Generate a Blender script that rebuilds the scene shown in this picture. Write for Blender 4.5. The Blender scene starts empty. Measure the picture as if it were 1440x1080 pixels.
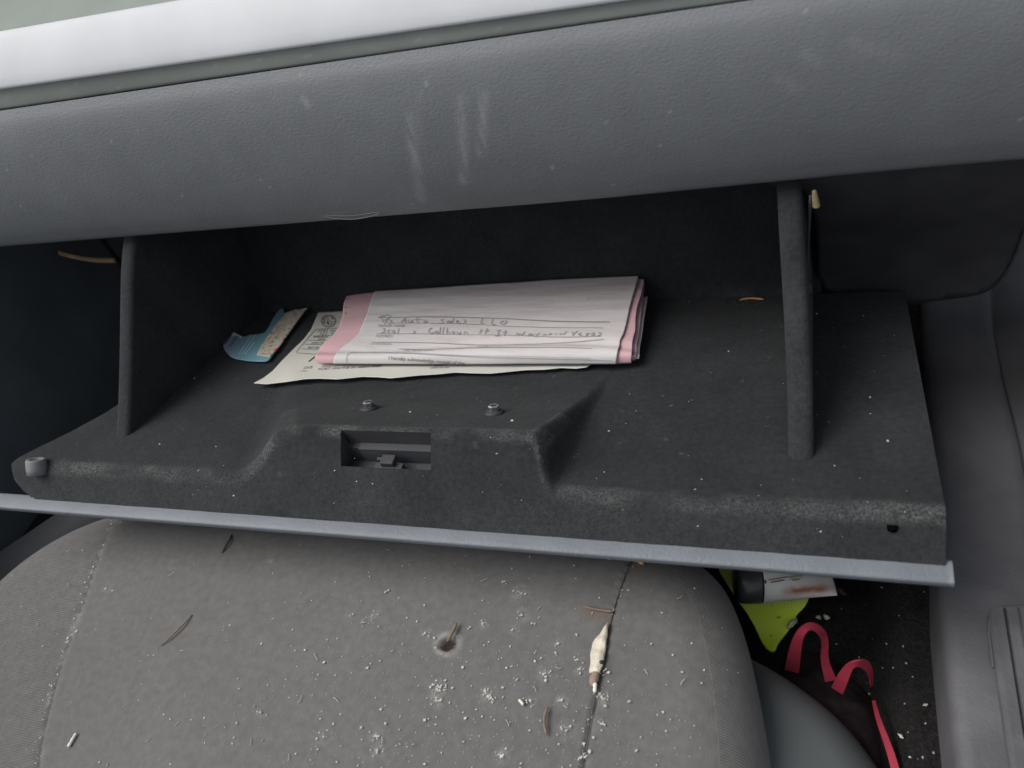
import bpy, math, random
import numpy as np
from mathutils import Matrix, Vector

S = 0.652                      # design units -> metres
random.seed(7); rng = np.random.RandomState(11)
scene = bpy.context.scene
COL = scene.collection

# ------------------------------------------------------------------ camera model
F = 1130.0
def nrm(v): return v/np.linalg.norm(v)
_dy = np.array([427., -1340., 1130.])
CX = nrm(np.array([3020., 10., -1130.])); CY = nrm(_dy-CX*np.dot(_dy, CX)); CZ = np.cross(CX, CY)
R = np.array([CX, CY, CZ])
C = np.array([0.29366879, -0.25429033, 0.437])
def rays(P):
    P = np.atleast_2d(np.asarray(P, float))
    d = np.column_stack([P[:, 0]-720, P[:, 1]-540, np.full(len(P), F)])
    return d@R.T
def on_z(P, z):
    r = rays(P); return C+r*((np.asarray(z)-C[2])/r[:, 2])[:, None]
def on_y(P, y):
    r = rays(P); return C+r*((np.asarray(y)-C[1])/r[:, 1])[:, None]
def on_field(P, f, off=0.0, it=40):
    P = np.atleast_2d(np.asarray(P, float)); z = np.zeros(len(P)); r = rays(P)
    for i in range(it):
        Q = C+r*((z-C[2])/r[:, 2])[:, None]
        z = 0.5*z+0.5*(f(Q[:, 0], Q[:, 1])+off)
    return C+r*((z-C[2])/r[:, 2])[:, None]
def on_profile(P, prof, off=0.0):
    """first hit of the rays with a profile (y,z) extruded along x"""
    prof = np.asarray(prof, float)
    t = np.gradient(prof, axis=0); t /= np.linalg.norm(t, axis=1)[:, None]
    nn = np.column_stack([-t[:, 1], t[:, 0]])
    prof = prof+nn*off
    r = rays(P); best = np.full(len(r), 1e9)
    n = len(prof)-1
    for i in range(n):
        a, b = prof[i], prof[i+1]; e = b-a
        det = r[:, 1]*(-e[1])+e[0]*r[:, 2]
        qa = a-C[1:]
        tt = (qa[0]*(-e[1])+e[0]*qa[1])/det
        s = (r[:, 1]*qa[1]-r[:, 2]*qa[0])/det
        ex = .08/np.linalg.norm(e); lo = -ex if i == 0 else -1e-6; hi = 1+ex if i == n-1 else 1+1e-6
        ok = (s >= lo) & (s <= hi) & (tt > 0)
        best = np.where(ok & (tt < best), tt, best)
    best = np.where(best > 1e8, 0, best)
    return C+r*best[:, None]
def toward(Pts, d):            # small lift off a surface
    v = C-Pts; return Pts+v/np.linalg.norm(v, axis=1)[:, None]*d

# ------------------------------------------------------------------ numeric helpers
def hsh(ix, iy, seed=0):
    h = np.sin(ix*127.1+iy*311.7+seed*74.7)*43758.5453
    return h-np.floor(h)
def vnoise(x, y, seed=0):
    x = np.asarray(x, float); y = np.asarray(y, float)
    ix = np.floor(x); iy = np.floor(y); fx = x-ix; fy = y-iy
    fx = fx*fx*(3-2*fx); fy = fy*fy*(3-2*fy)
    a = hsh(ix, iy, seed); b = hsh(ix+1, iy, seed); c = hsh(ix, iy+1, seed); d = hsh(ix+1, iy+1, seed)
    return (a*(1-fx)+b*fx)*(1-fy)+(c*(1-fx)+d*fx)*fy
def fbm(x, y, o=4, seed=0):
    v = 0; a = .5; s = 0
    for i in range(o):
        v = v+a*vnoise(x*2**i, y*2**i, seed+i); s += a; a *= .5
    return v/s
def smin(a, b, k):
    h = np.clip(.5+.5*(b-a)/k, 0, 1); return b*(1-h)+a*h-k*h*(1-h)
def smax(a, b, k): return -smin(-a, -b, k)
def sstep(a, b, x):
    t = np.clip((x-a)/(b-a), 0, 1); return t*t*(3-2*t)
def resample(P, n, closed=False):
    P = np.asarray(P, float)
    if closed: P = np.vstack([P, P[:1]])
    d = np.r_[0, np.cumsum(np.linalg.norm(np.diff(P, axis=0), axis=1))]
    u = np.linspace(0, d[-1], n+1)[:-1] if closed else np.linspace(0, d[-1], n)
    return np.column_stack([np.interp(u, d, P[:, k]) for k in range(P.shape[1])])
def chaikin(P, n=2, closed=False):
    P = np.asarray(P, float)
    for _ in range(n):
        Q = np.roll(P, -1, 0) if closed else P[1:]
        A = P if closed else P[:-1]
        N = np.empty((2*len(A), P.shape[1])); N[0::2] = .75*A+.25*Q; N[1::2] = .25*A+.75*Q
        P = N if closed else np.vstack([P[:1], N, P[-1:]])
    return P
def poly_sdf(px, py, poly):
    """>0 inside"""
    A = np.asarray(poly); B = np.roll(A, -1, 0)
    shp = np.shape(px); px = np.ravel(px); py = np.ravel(py)
    d = np.full(len(px), 1e9); ins = np.zeros(len(px), bool)
    for a, b in zip(A, B):
        e = b-a; wx = px-a[0]; wy = py-a[1]
        t = np.clip((wx*e[0]+wy*e[1])/(e@e+1e-18), 0, 1)
        d = np.minimum(d, np.hypot(wx-e[0]*t, wy-e[1]*t))
        c = (a[1] > py) != (b[1] > py)
        with np.errstate(divide='ignore', invalid='ignore'):
            xi = (b[0]-a[0])*(py-a[1])/(b[1]-a[1])+a[0]
        ins ^= c & (px < xi)
    return np.where(ins, d, -d).reshape(shp)
def line_dist(x, y, pl):
    d = np.full(np.shape(x), 1e9)
    for a, b in zip(pl[:-1], pl[1:]):
        e = b-a; wx = x-a[0]; wy = y-a[1]
        t = np.clip((wx*e[0]+wy*e[1])/(e@e+1e-18), 0, 1)
        d = np.minimum(d, np.hypot(wx-e[0]*t, wy-e[1]*t))
    return d

# ------------------------------------------------------------------ object helpers
def tag(o, label=None, cat=None, group=None, kind=None):
    if label: o['label'] = label
    if cat: o['category'] = cat
    if group: o['group'] = group
    if kind: o['kind'] = kind
    return o
def thing(name, label, cat, loc, group=None):
    o = bpy.data.objects.new(name, None); COL.objects.link(o)
    o.empty_display_size = .02
    o.location = Vector([float(v)*S for v in loc])
    bpy.context.view_layer.update()
    return tag(o, label, cat, group)
def wloc(o):
    p = Vector((0, 0, 0))
    while o: p = p+o.location; o = o.parent
    return p
def obj(name, V, Fc, mat, parent=None, smooth=True, attrs=None, midx=None, solid=0, bevel=0):
    V = np.asarray(V, float)*S
    if parent is not None: org = np.array(wloc(parent))
    else: org = np.array([V[:, 0].mean(), V[:, 1].mean(), V[:, 2].min()])
    me = bpy.data.meshes.new(name)
    me.from_pydata((V-org).tolist(), [], [list(map(int, f)) for f in Fc]); me.update()
    for m in (mat if isinstance(mat, (list, tuple)) else [mat]): me.materials.append(m)
    if midx is not None: me.polygons.foreach_set('material_index', np.asarray(midx, np.int32))
    me.polygons.foreach_set('use_smooth', [bool(smooth)]*len(me.polygons))
    for k, a in (attrs or {}).items():
        at = me.attributes.new(k, 'FLOAT', 'POINT'); at.data.foreach_set('value', np.asarray(a, np.float32))
    o = bpy.data.objects.new(name, me); COL.objects.link(o)
    if parent is not None: o.parent = parent
    else: o.location = Vector(org.tolist())
    if solid:
        m = o.modifiers.new('solid', 'SOLIDIFY'); m.thickness = solid*S; m.offset = -1
    if bevel:
        m = o.modifiers.new('bevel', 'BEVEL'); m.width = bevel*S; m.segments = 3; m.limit_method = 'ANGLE'; m.angle_limit = .6
    return o
def gridf(nu, nv, flip=False):
    i = np.arange(nu-1)[:, None]*nv+np.arange(nv-1)[None, :]
    i = i.ravel()
    q = np.column_stack([i, i+nv, i+nv+1, i+1])
    return q[:, ::-1] if flip else q
class MB:
    def __init__(s): s.V = []; s.F = []; s.n = 0
    def add(s, V, Fc):
        V = np.asarray(V, float); s.V.append(V); s.F += [[int(j)+s.n for j in f] for f in Fc]; s.n += len(V); return s
    def box(s, lo, hi):
        (x0, y0, z0), (x1, y1, z1) = lo, hi
        V = [(x0, y0, z0), (x1, y0, z0), (x1, y1, z0), (x0, y1, z0), (x0, y0, z1), (x1, y0, z1), (x1, y1, z1), (x0, y1, z1)]
        return s.add(V, [(0, 3, 2, 1), (4, 5, 6, 7), (0, 1, 5, 4), (1, 2, 6, 5), (2, 3, 7, 6), (3, 0, 4, 7)])
    def lathe(s, prof, base, axis, n=24):
        """prof: (radius, height) along axis from base"""
        ax = nrm(np.asarray(axis, float)); t = np.array([1., 0, 0]) if abs(ax[0]) < .8 else np.array([0, 1., 0])
        u = nrm(np.cross(ax, t)); v = np.cross(ax, u); base = np.asarray(base, float)
        a = np.linspace(0, 2*np.pi, n, endpoint=False); V = []
        for r, h in prof: V.append(base+ax*h+r*(np.cos(a)[:, None]*u+np.sin(a)[:, None]*v))
        V = np.vstack(V); Fc = []
        for k in range(len(prof)-1):
            for j in range(n): Fc.append((k*n+j, k*n+(j+1) % n, (k+1)*n+(j+1) % n, (k+1)*n+j))
        Fc.append(tuple(range(n))[::-1]); Fc.append(tuple((len(prof)-1)*n+j for j in range(n)))
        return s.add(V, Fc)
    def tube(s, path, rad, n=8):
        path = np.asarray(path, float); T = np.gradient(path, axis=0); rad = np.broadcast_to(rad, len(path))
        a = np.linspace(0, 2*np.pi, n, endpoint=False); V = []
        for p, t, r in zip(path, T, rad):
            t = nrm(t); k = np.array([0, 0, 1.]) if abs(t[2]) < .9 else np.array([1., 0, 0])
            u = nrm(np.cross(t, k)); v = np.cross(u, t)
            V.append(p+r*(np.cos(a)[:, None]*u+np.sin(a)[:, None]*v))
        V = np.vstack(V); Fc = []
        for k in range(len(path)-1):
            for j in range(n): Fc.append((k*n+j, k*n+(j+1) % n, (k+1)*n+(j+1) % n, (k+1)*n+j))
        Fc.append(tuple(range(n))[::-1]); Fc.append(tuple((len(path)-1)*n+j for j in range(n)))
        return s.add(V, Fc)
    def out(s, name, mat, parent=None, **k): return obj(name, np.vstack(s.V), s.F, mat, parent, **k)

# ------------------------------------------------------------------ materials
def mat(name, col, rough=.6, spec=.5, noise=None, bump=None, attr=None, metallic=0, sheen=0, fine=None, coat=0):
    """noise=(scale,amount): colour mottling; bump=[(kind,scale,strength,dist)]; attr=[(name,colour)] wear masks"""
    m = bpy.data.materials.new(name); m.use_nodes = True
    nt = m.node_tree; N = nt.nodes; L = nt.links; b = N['Principled BSDF']
    b.inputs['Roughness'].default_value = rough; b.inputs['Specular IOR Level'].default_value = spec
    b.inputs['Metallic'].default_value = metallic
    if sheen: b.inputs['Sheen Weight'].default_value = sheen; b.inputs['Sheen Roughness'].default_value = .5
    if coat: b.inputs['Coat Weight'].default_value = coat
    tc = N.new('ShaderNodeTexCoord'); co = tc.outputs['Object']
    rgb = N.new('ShaderNodeRGB'); rgb.outputs[0].default_value = (*col, 1); cur = rgb.outputs[0]
    def mixc(fac, a, bb, mode='MIX'):
        x = N.new('ShaderNodeMix'); x.data_type = 'RGBA'; x.blend_type = mode
        for i, v in ((0, fac), (6, a), (7, bb)):
            if hasattr(v, 'is_linked'): L.new(v, x.inputs[i])
            elif i == 0: x.inputs[0].default_value = v
            else: x.inputs[i].default_value = (*v, 1)
        return x.outputs[2]
    for nz in (noise or []):
        t = N.new('ShaderNodeTexNoise'); t.inputs['Scale'].default_value = nz[0]; t.inputs['Detail'].default_value = 5
        L.new(co, t.inputs['Vector'])
        r = N.new('ShaderNodeMapRange'); r.inputs[1].default_value = .3; r.inputs[2].default_value = .7
        r.inputs[3].default_value = 1-nz[1]; r.inputs[4].default_value = 1+nz[1]; L.new(t.outputs[0], r.inputs[0])
        cur = mixc(1.0, cur, r.outputs[0], 'MULTIPLY')
    for nm, c, amt in (attr or []):
        a = N.new('ShaderNodeAttribute'); a.attribute_name = nm
        mm = N.new('ShaderNodeMath'); mm.operation = 'MULTIPLY'; mm.use_clamp = True; mm.inputs[1].default_value = amt
        L.new(a.outputs['Fac'], mm.inputs[0]); fo = mm.outputs[0]
        if fine:
            t = N.new('ShaderNodeTexNoise'); t.inputs['Scale'].default_value = fine; t.inputs['Detail'].default_value = 2; L.new(co, t.inputs['Vector'])
            r = N.new('ShaderNodeMapRange'); r.inputs[1].default_value = .35; r.inputs[2].default_value = .68; r.inputs[3].default_value = .15; r.inputs[4].default_value = 1.7; L.new(t.outputs[0], r.inputs[0])
            m2_ = N.new('ShaderNodeMath'); m2_.operation = 'MULTIPLY'; m2_.use_clamp = True; L.new(fo, m2_.inputs[0]); L.new(r.outputs[0], m2_.inputs[1]); fo = m2_.outputs[0]
        cur = mixc(fo, cur, c)
    L.new(cur, b.inputs['Base Color'])
    last = None
    for kind, sc, st, dist in (bump or []):
        if kind == 'noise':
            t = N.new('ShaderNodeTexNoise'); t.inputs['Detail'].default_value = 3
        elif kind == 'voro':
            t = N.new('ShaderNodeTexVoronoi')
        elif kind == 'wave':
            t = N.new('ShaderNodeTexWave'); t.bands_direction = 'DIAGONAL'
        t.inputs['Scale'].default_value = 1 if isinstance(sc, tuple) else sc
        if isinstance(sc, tuple):
            mp = N.new('ShaderNodeMapping'); mp.inputs['Scale'].default_value = sc[:3]
            if len(sc) > 3: mp.inputs['Rotation'].default_value = (0, 0, sc[3])
            L.new(co, mp.inputs['Vector']); L.new(mp.outputs[0], t.inputs['Vector'])
        else: L.new(co, t.inputs['Vector'])
        bp = N.new('ShaderNodeBump'); bp.inputs['Strength'].default_value = st; bp.inputs['Distance'].default_value = dist
        L.new(t.outputs[0], bp.inputs['Height'])
        if last: L.new(last, bp.inputs['Normal'])
        last = bp.outputs[0]
    if last: L.new(last, b.inputs['Normal'])
    return m

GRAIN = [('noise', (650, 650, 1000), .19, .0010), ('voro', (900, 900, 1400), .10, .0006)]
M = {}
M['dash'] = mat('dash_plastic', (.147, .1555, .163), .5, .4, noise=[(9, .04), (70, .04)], bump=GRAIN,
                attr=[('wear', (.33, .34, .36), 1)])
M['band'] = mat('grey_green_plastic', (.20, .222, .205), .45, .4, noise=[(25, .1)], bump=[('noise', 900, .08, .0006)],
                attr=[('wear', (.4, .42, .42), 1)])
M['silver'] = mat('silver_paint', (.53, .545, .56), .6, .35, noise=[(30, .05)], bump=[('noise', 260, .10, .0006)])
M['pad'] = mat('green_grey_pad', (.16, .19, .165), .5, .4, noise=[(20, .15)], bump=[('noise', 700, .2, .0006)])
M['flock'] = mat('black_flock', (.0195, .0215, .0232), .9, .2, noise=[(420, .25), (40, .18)], sheen=.06,
                 bump=[('noise', 900, .5, .0008)], attr=[('wear', (.12, .125, .12), 1)], fine=1100)
M['black'] = mat('black_plastic', (.018, .019, .021), .6, .3, noise=[(60, .2)], bump=[('noise', 500, .2, .0006)])
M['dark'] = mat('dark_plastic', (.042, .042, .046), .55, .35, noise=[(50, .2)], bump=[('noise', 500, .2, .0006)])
M['lip'] = mat('lip_plastic', (.135, .150, .168), .5, .4, noise=[(60, .08)], bump=[('noise', (800, 800, 800), .35, .0008)], fine=None)
M['liptrim'] = M['lip']
M['seat'] = mat('seat_fabric', (.133, .1295, .126), .95, .15, noise=[(7, .06), (260, .10)], sheen=.10,
                bump=[('noise', (1500, 500, 800), .25, .0006)],
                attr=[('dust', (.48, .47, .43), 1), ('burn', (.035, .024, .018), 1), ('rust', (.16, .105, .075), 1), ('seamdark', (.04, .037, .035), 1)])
M['stitch'] = mat('seam_thread', (.075, .068, .062), .9, .15)
M['twill'] = mat('seat_twill', (.118, .112, .108), .95, .15, noise=[(7, .06), (260, .12)], sheen=.08,
                 bump=[('wave', (1, 1, 1), .0, .001)], attr=[('dust', (.48, .47, .43), 1)])
M['cover'] = mat('seat_shield_plastic', (.112, .124, .126), .55, .4, noise=[(15, .06)], bump=[('noise', 900, .12, .0006)])
M['sill'] = mat('sill_plastic', (.080, .079, .085), .55, .4, noise=[(12, .12), (90, .08)], bump=GRAIN, attr=[('wear', (.24, .24, .25), 1)])
M['carpet'] = mat('dark_carpet', (.017, .0165, .0165), 1, .1, noise=[(500, .4), (30, .25)], bump=[('noise', 900, .8, .002)])
M['paper'] = mat('white_paper', (.555, .54, .535), .8, .2, noise=[(18, .05)], bump=[('noise', (30, 160, 60), .25, .003)],
                 attr=[('smudge', (.30, .26, .24), 1), ('blush', (.62, .47, .48), 1)])
M['pink'] = mat('pink_paper', (.55, .355, .38), .8, .2, noise=[(18, .05)], bump=[('noise', (30, 120, 60), .2, .003)])
M['cream'] = mat('cream_paper', (.53, .525, .475), .8, .2, noise=[(14, .04)])
M['ink'] = mat('dark_ink', (.06, .055, .06), .7)
M['pen'] = mat('pen_ink', (.31, .30, .305), .7)
M['rule'] = mat('rule_ink', (.27, .25, .25), .7)
M['teal'] = mat('teal_card', (.16, .32, .375), .6, .3, noise=[(40, .08)], attr=[('violet', (.30, .33, .45), 1)])
M['cardback'] = mat('card_back', (.55, .50, .40), .8, .2, noise=[(200, .08)], attr=[('spots', (.20, .11, .075), 1)])
M['purple'] = mat('purple_print', (.10, .045, .16), .6)
M['paleblue'] = mat('pale_blue_print', (.50, .66, .72), .7)
M['navy'] = mat('navy_print', (.035, .05, .09), .6)
M['redink'] = mat('red_ink', (.55, .02, .06), .7)
M['steel'] = mat('dark_steel', (.42, .43, .44), .2, .6, metallic=.9)
M['rubber'] = mat('grey_rubber', (.16, .165, .17), .7, .3, noise=[(200, .1)])
M['tan'] = mat('tan_foam', (.16, .115, .07), .8, .2, noise=[(90, .2)])
M['clip'] = mat('yellow_clip', (.30, .24, .13), .6)
M['needle'] = mat('brown_needle', (.19, .14, .095), .7, .3, noise=[(300, .25)])
M['needled'] = mat('dark_needle', (.055, .047, .04), .7, .3, noise=[(300, .25)])
M['orange'] = mat('orange_needle', (.50, .25, .10), .6, .3, noise=[(300, .2)])
M['leaf'] = mat('dry_leaf', (.56, .52, .42), .8, .2, noise=[(150, .25)], bump=[('noise', 400, .4, .001)])
M['bud'] = mat('brown_bud', (.27, .19, .15), .8, .2, noise=[(200, .3)])
M['chip'] = mat('pale_chip', (.68, .66, .58), .8, .2, noise=[(200, .15)])
M['dustm'] = mat('pale_dust', (.44, .43, .405), .9, .1, noise=[(50, .3)])
M['lime'] = mat('lime_plastic', (.72, .96, .06), .45, .4, noise=[(30, .06)], bump=[('wave', (1, 1, 1), 0, .001)], attr=[('pale', (.50, .58, .20), 1), ('speck', (.03, .04, .01), 1)])
M['red'] = mat('red_webbing', (.33, .032, .058), .65, .3, noise=[(120, .15)], bump=[('noise', 900, .3, .0006)])
M['bag'] = mat('dark_bag', (.014, .008, .009), .75, .3, noise=[(40, .4)], bump=[('noise', 60, .6, .006)])
M['tubew'] = mat('tube_white', (.66, .66, .62), .4, .4, noise=[(30, .05)], attr=[('stain', (.30, .10, .035), 1)])
M['tubecap'] = mat('tube_cap', (.05, .055, .052), .3, .5)
M['tubeprint'] = mat('tube_print', (.22, .10, .06), .6)
M['void'] = mat('hole_shade_black', (.003, .003, .003), 1, 0)
M['shade'] = mat('charcoal_plastic', (.045, .052, .058), .7, .3, noise=[(30, .15)], bump=[('noise', 500, .2, .0006)])
M['sideshade'] = mat('console_side_plastic', (.105, .122, .135), .75, .3, noise=[(30, .15)])
M['console'] = mat('console_plastic', (.055, .058, .064), .6, .3, noise=[(40, .15)], bump=GRAIN)

# ------------------------------------------------------------------ text and strokes laid on a surface
def text_geo(s):
    cu = bpy.data.curves.new('t', 'FONT'); cu.body = s; cu.size = 1; cu.resolution_u = 3
    o = bpy.data.objects.new('t', cu); COL.objects.link(o)
    dg = bpy.context.evaluated_depsgraph_get(); me = bpy.data.meshes.new_from_object(o.evaluated_get(dg))
    V = np.array([v.co[:2] for v in me.vertices]); Fc = [tuple(p.vertices) for p in me.polygons]
    bpy.data.objects.remove(o); bpy.data.curves.remove(cu); bpy.data.meshes.remove(me)
    return V, Fc
def text_px(mb, s, p0, ex, ey, surf):
    """baseline start p0, ex = pixel vector of the whole line, ey = pixel vector of one em up"""
    V, Fc = text_geo(s); w = V[:, 0].max(); p0 = np.array(p0, float); ex = np.array(ex, float); ey = np.array(ey, float)
    P = p0+V[:, :1]/w*ex+V[:, 1:2]*ey
    mb.add(surf(P), Fc)
def stroke_px(mb, pts, w, surf, smooth=1, n=None):
    P = np.asarray(pts, float)
    if len(P) > 2 and smooth: P = chaikin(P, smooth)
    L = np.linalg.norm(np.diff(P, axis=0), axis=1).sum()
    P = resample(P, n or max(3, int(L/4)+2)); T = np.gradient(P, axis=0); T /= np.linalg.norm(T, axis=1)[:, None]+1e-9
    Nn = np.column_stack([-T[:, 1], T[:, 0]])*w/2
    V = np.vstack([P+Nn, P-Nn]); k = len(P)
    mb.add(surf(V), [(i, i+1, k+i+1, k+i) for i in range(k-1)])
def poly_px(mb, pts, surf): mb.add(surf(np.asarray(pts, float)), [tuple(range(len(pts)))])
def patch(L, Rr, nu, nv, bottom=None, top=None):
    """Coons patch in the picture plane: L, R run bottom->top; returns (nv*nu) points row-major from bottom"""
    L = resample(L, nv); Rr = resample(Rr, nv)
    B = resample(bottom, nu) if bottom is not None else resample([L[0], Rr[0]], nu)
    T = resample(top, nu) if top is not None else resample([L[-1], Rr[-1]], nu)
    u = np.linspace(0, 1, nu)[None, :, None]; v = np.linspace(0, 1, nv)[:, None, None]
    P = (1-u)*L[:, None]+u*Rr[:, None]+(1-v)*B[None]+v*T[None]-((1-u)*(1-v)*L[0]+u*(1-v)*Rr[0]+(1-u)*v*L[-1]+u*v*Rr[-1])
    return P.reshape(-1, 2)

# ================================================================== DASHBOARD
dash = thing('dashboard', 'grey grained plastic car dashboard with a silver trim strip above the open glove box', 'dashboard', (0, .3, .2))
def dash_prof(n):
    P = chaikin([(.42, .150), (.26, .128), (.214, .1185), (.204, .1195), (.2005, .122), (.1985, .127), (.1945, .142), (.192, .170), (.194, .205), (.200, .232), (.207, .2435)], 3)
    return resample(P, n)
nx, ns = 820, 190
pr = dash_prof(ns); pr = pr[np.r_[0:20:4, 20:ns]] if False else pr
xs = np.linspace(-.95, .85, nx)
Xg, Yg = np.meshgrid(xs, pr[:, 0], indexing='ij'); Zg = np.tile(pr[:, 1], (nx, 1))
slope = -.011*(Xg+.23)
k = sstep(.13, .24, Zg)
Zg = Zg+slope*k+.004*sstep(.1, .4, Xg)*(1-k)
Vd = np.column_stack([Xg.ravel(), Yg.ravel(), Zg.ravel()])
wear = np.zeros(len(Vd))
def streak(pts, w, amt, seed):
    global wear
    Q = on_profile(pts, pr)
    d = np.full(len(Vd), 1e9)
    for a, b in zip(Q[:-1], Q[1:]):
        e = b-a; t = np.clip(((Vd-a)@e)/(e@e), 0, 1); d = np.minimum(d, np.linalg.norm(Vd-a-e*t[:, None], axis=1))
    wear = np.maximum(wear, amt*np.exp(-(d/w)**2)*np.clip(1.6*fbm(Vd[:, 0]*500, Vd[:, 2]*40, 3, seed)-.15, 0, 1)*1.15)
streak([(577, 165), (580, 200), (584, 235), (594, 280)], .0042, .42, 1)
streak([(590, 130), (590, 200)], .003, .15, 2)
streak([(649, 140), (651, 190), (652, 255)], .0036, .36, 3)
streak([(680, 135), (679, 175), (676, 215)], .0032, .40, 4)
streak([(425, 140), (433, 148)], .003, .4, 5)
streak([(570, 60), (600, 64)], .002, .2, 6)
streak([(1130, 75), (1155, 90)], .003, .2, 8); streak([(1200, 60), (1260, 80)], .004, .14, 9); streak([(1095, 110), (1120, 126)], .003, .16, 10)
cl = fbm(Vd[:, 0]*14+3, Vd[:, 2]*22, 4, 20)
wear = np.maximum(wear, np.clip(cl-.55, 0, 1)*.15)
sp = hsh(np.floor(Vd[:, 0]*450), np.floor(Vd[:, 2]*450), 33)
wear = np.maximum(wear, (sp > .9993)*.5)
edge = np.exp(-((Zg.ravel()-.2425-slope.ravel())/.009)**2); wear = np.maximum(wear, edge*.12)
obj('lower_panel', Vd, gridf(nx, ns), M['dash'], dash, attrs={'wear': wear})
# thin dark joint then the grey green band
def strip(name, prof_fn, m, x0=-.95, x1=.85, n=200, wearf=None, rings=40):
    xs = np.linspace(x0, x1, n); V = []
    for x in xs:
        p = resample(chaikin(prof_fn(x), 2), rings); V.append(np.column_stack([np.full(len(p), x), p]))
    V = np.vstack(V); a = {'wear': wearf(V)} if wearf else None
    return obj(name, V, gridf(n, rings), m, dash, attrs=a)
seamz = lambda x: .2445-.0115*(x+.30)
topz = lambda x: .2595-.0235*(x+.28)
strip('joint', lambda x: [(.235, seamz(x)-.005), (.2125, seamz(x)-.0045), (.2125, seamz(x)-.001), (.235, seamz(x)-.001)], M['black'], rings=12)
strip('trim_band', lambda x: [(.25, seamz(x)-.0014), (.2098, seamz(x)-.0014), (.2088, seamz(x)-.0002), (.2105, topz(x)-.002), (.212, topz(x)+.001), (.23, topz(x)+.002)], M['band'],
      wearf=lambda V: (hsh(np.floor(V[:, 0]*260), np.floor(V[:, 2]*500), 5) > .985)*.25+np.clip(fbm(V[:, 0]*30, V[:, 2]*60, 3, 8)-.6, 0, 1)*.6, n=500)
strip('trim_strip', lambda x: [(.222, topz(x)-.001), (.2090, topz(x)-.0008), (.2082, topz(x)-.0006), (.2078, topz(x)+.0010), (.2110, topz(x)+.0085), (.2190, topz(x)+.0200), (.2290, topz(x)+.0300), (.2345, topz(x)+.0325), (.2395, topz(x)+.0305), (.2415, topz(x)+.026), (.243, topz(x)+.012)], M['silver'])
strip('upper_pad', lambda x: [(.239, topz(x)+.014), (.243, topz(x)+.004), (.262, topz(x)+.002), (.285, topz(x)+.018), (.34, topz(x)+.040), (.45, topz(x)+.055), (.8, topz(x)+.045), (.8, .1)], M['pad'])
# dark end panel under the dash on the right
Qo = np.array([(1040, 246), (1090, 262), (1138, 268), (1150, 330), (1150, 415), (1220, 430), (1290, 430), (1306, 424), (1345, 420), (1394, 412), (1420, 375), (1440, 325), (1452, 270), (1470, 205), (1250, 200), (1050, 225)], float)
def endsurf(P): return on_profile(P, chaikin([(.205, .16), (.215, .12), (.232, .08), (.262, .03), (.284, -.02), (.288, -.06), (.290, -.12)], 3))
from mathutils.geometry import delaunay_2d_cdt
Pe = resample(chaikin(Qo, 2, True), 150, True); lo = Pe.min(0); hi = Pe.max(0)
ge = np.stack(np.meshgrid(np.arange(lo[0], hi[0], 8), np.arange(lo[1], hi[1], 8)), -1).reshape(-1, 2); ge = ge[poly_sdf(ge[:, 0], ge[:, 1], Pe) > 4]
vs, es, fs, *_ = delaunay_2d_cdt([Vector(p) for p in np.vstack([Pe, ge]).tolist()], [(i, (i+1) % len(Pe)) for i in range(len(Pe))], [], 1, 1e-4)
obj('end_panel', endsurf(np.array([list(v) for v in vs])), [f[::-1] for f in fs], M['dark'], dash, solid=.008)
# pale curved edge of the end panel, tan strip, yellow clip, clear loop
mb = MB(); mb.tube(toward(endsurf(chaikin([(1396, 411), (1412, 392), (1427, 362), (1442, 322)], 2)), .001), .0009); mb.out('panel_edge', M['console'], dash)
mb = MB(); A = on_y(chaikin([(84, 355), (105, 361), (135, 366), (163, 366)], 2), .25); mb.tube(A, .0028); mb.out('foam_strip', M['tan'], dash)
mb = MB(); A = on_y(chaikin([(1145, 268), (1146, 276), (1148, 290)], 2), .204); mb.tube(A, np.linspace(.0012, .0026, len(A))); mb.out('clip', M['clip'], dash)
mb = MB(); A = on_y(chaikin([(455, 303), (468, 307), (492, 309), (515, 306), (536, 300), (532, 298), (495, 304), (460, 303)], 2), .1985); mb.tube(A, .0004, 6); mb.out('wire_loop', M['rubber'], dash)
# dark cavity walls behind the glove box
mb = MB(); mb.box((-.95, .44, -.36), (.85, .46, .16)); mb.box((-.95, .24, .155), (.85, .46, .165)); mb.out('cavity_wall', M['shade'], dash, smooth=False)

# ================================================================== GLOVE BOX
YR, ZR = .0246, .020
def xl(y): return np.interp(y, [.004, .009, .016, .026, .04, .07, .1, .2, .275], [-.322, -.338, -.349, -.353, -.347, -.327, -.312, -.292, -.285])
def zfloor(x, y): return ZR-.2524*(y-YR)
def zbox(x, y):
    front = (y-.004)*.97
    fl = zfloor(x, y)
    pad = fl+.002
    bt = .0485-.64*(y-.052)
    bump = smin(bt, smin(.02+(x+.106)*.90, .02+(.1340-x)*3.2, .006), .013)
    return smin(smax(pad, bump, .014), front, .007)
glove = thing('glove_box', 'open black felt lined glove box hanging from under the dashboard above the seat', 'glove box', (0, .275, -.045))
RX0, RX1, RY0, RY1 = -.0225, .0490, .0335, .0525     # latch recess opening
ys = np.unique(np.r_[np.linspace(.0035, .07, 90), np.linspace(.07, .278, 130), RY0, RY1])
us = np.unique(np.r_[np.linspace(0, 1, 520)])
Vx = []
xr = .3625
tx = np.linspace(0, 1, 620)
XX = np.array([xl(y)+(xr-xl(y))*tx for y in ys])        # rows y
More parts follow.
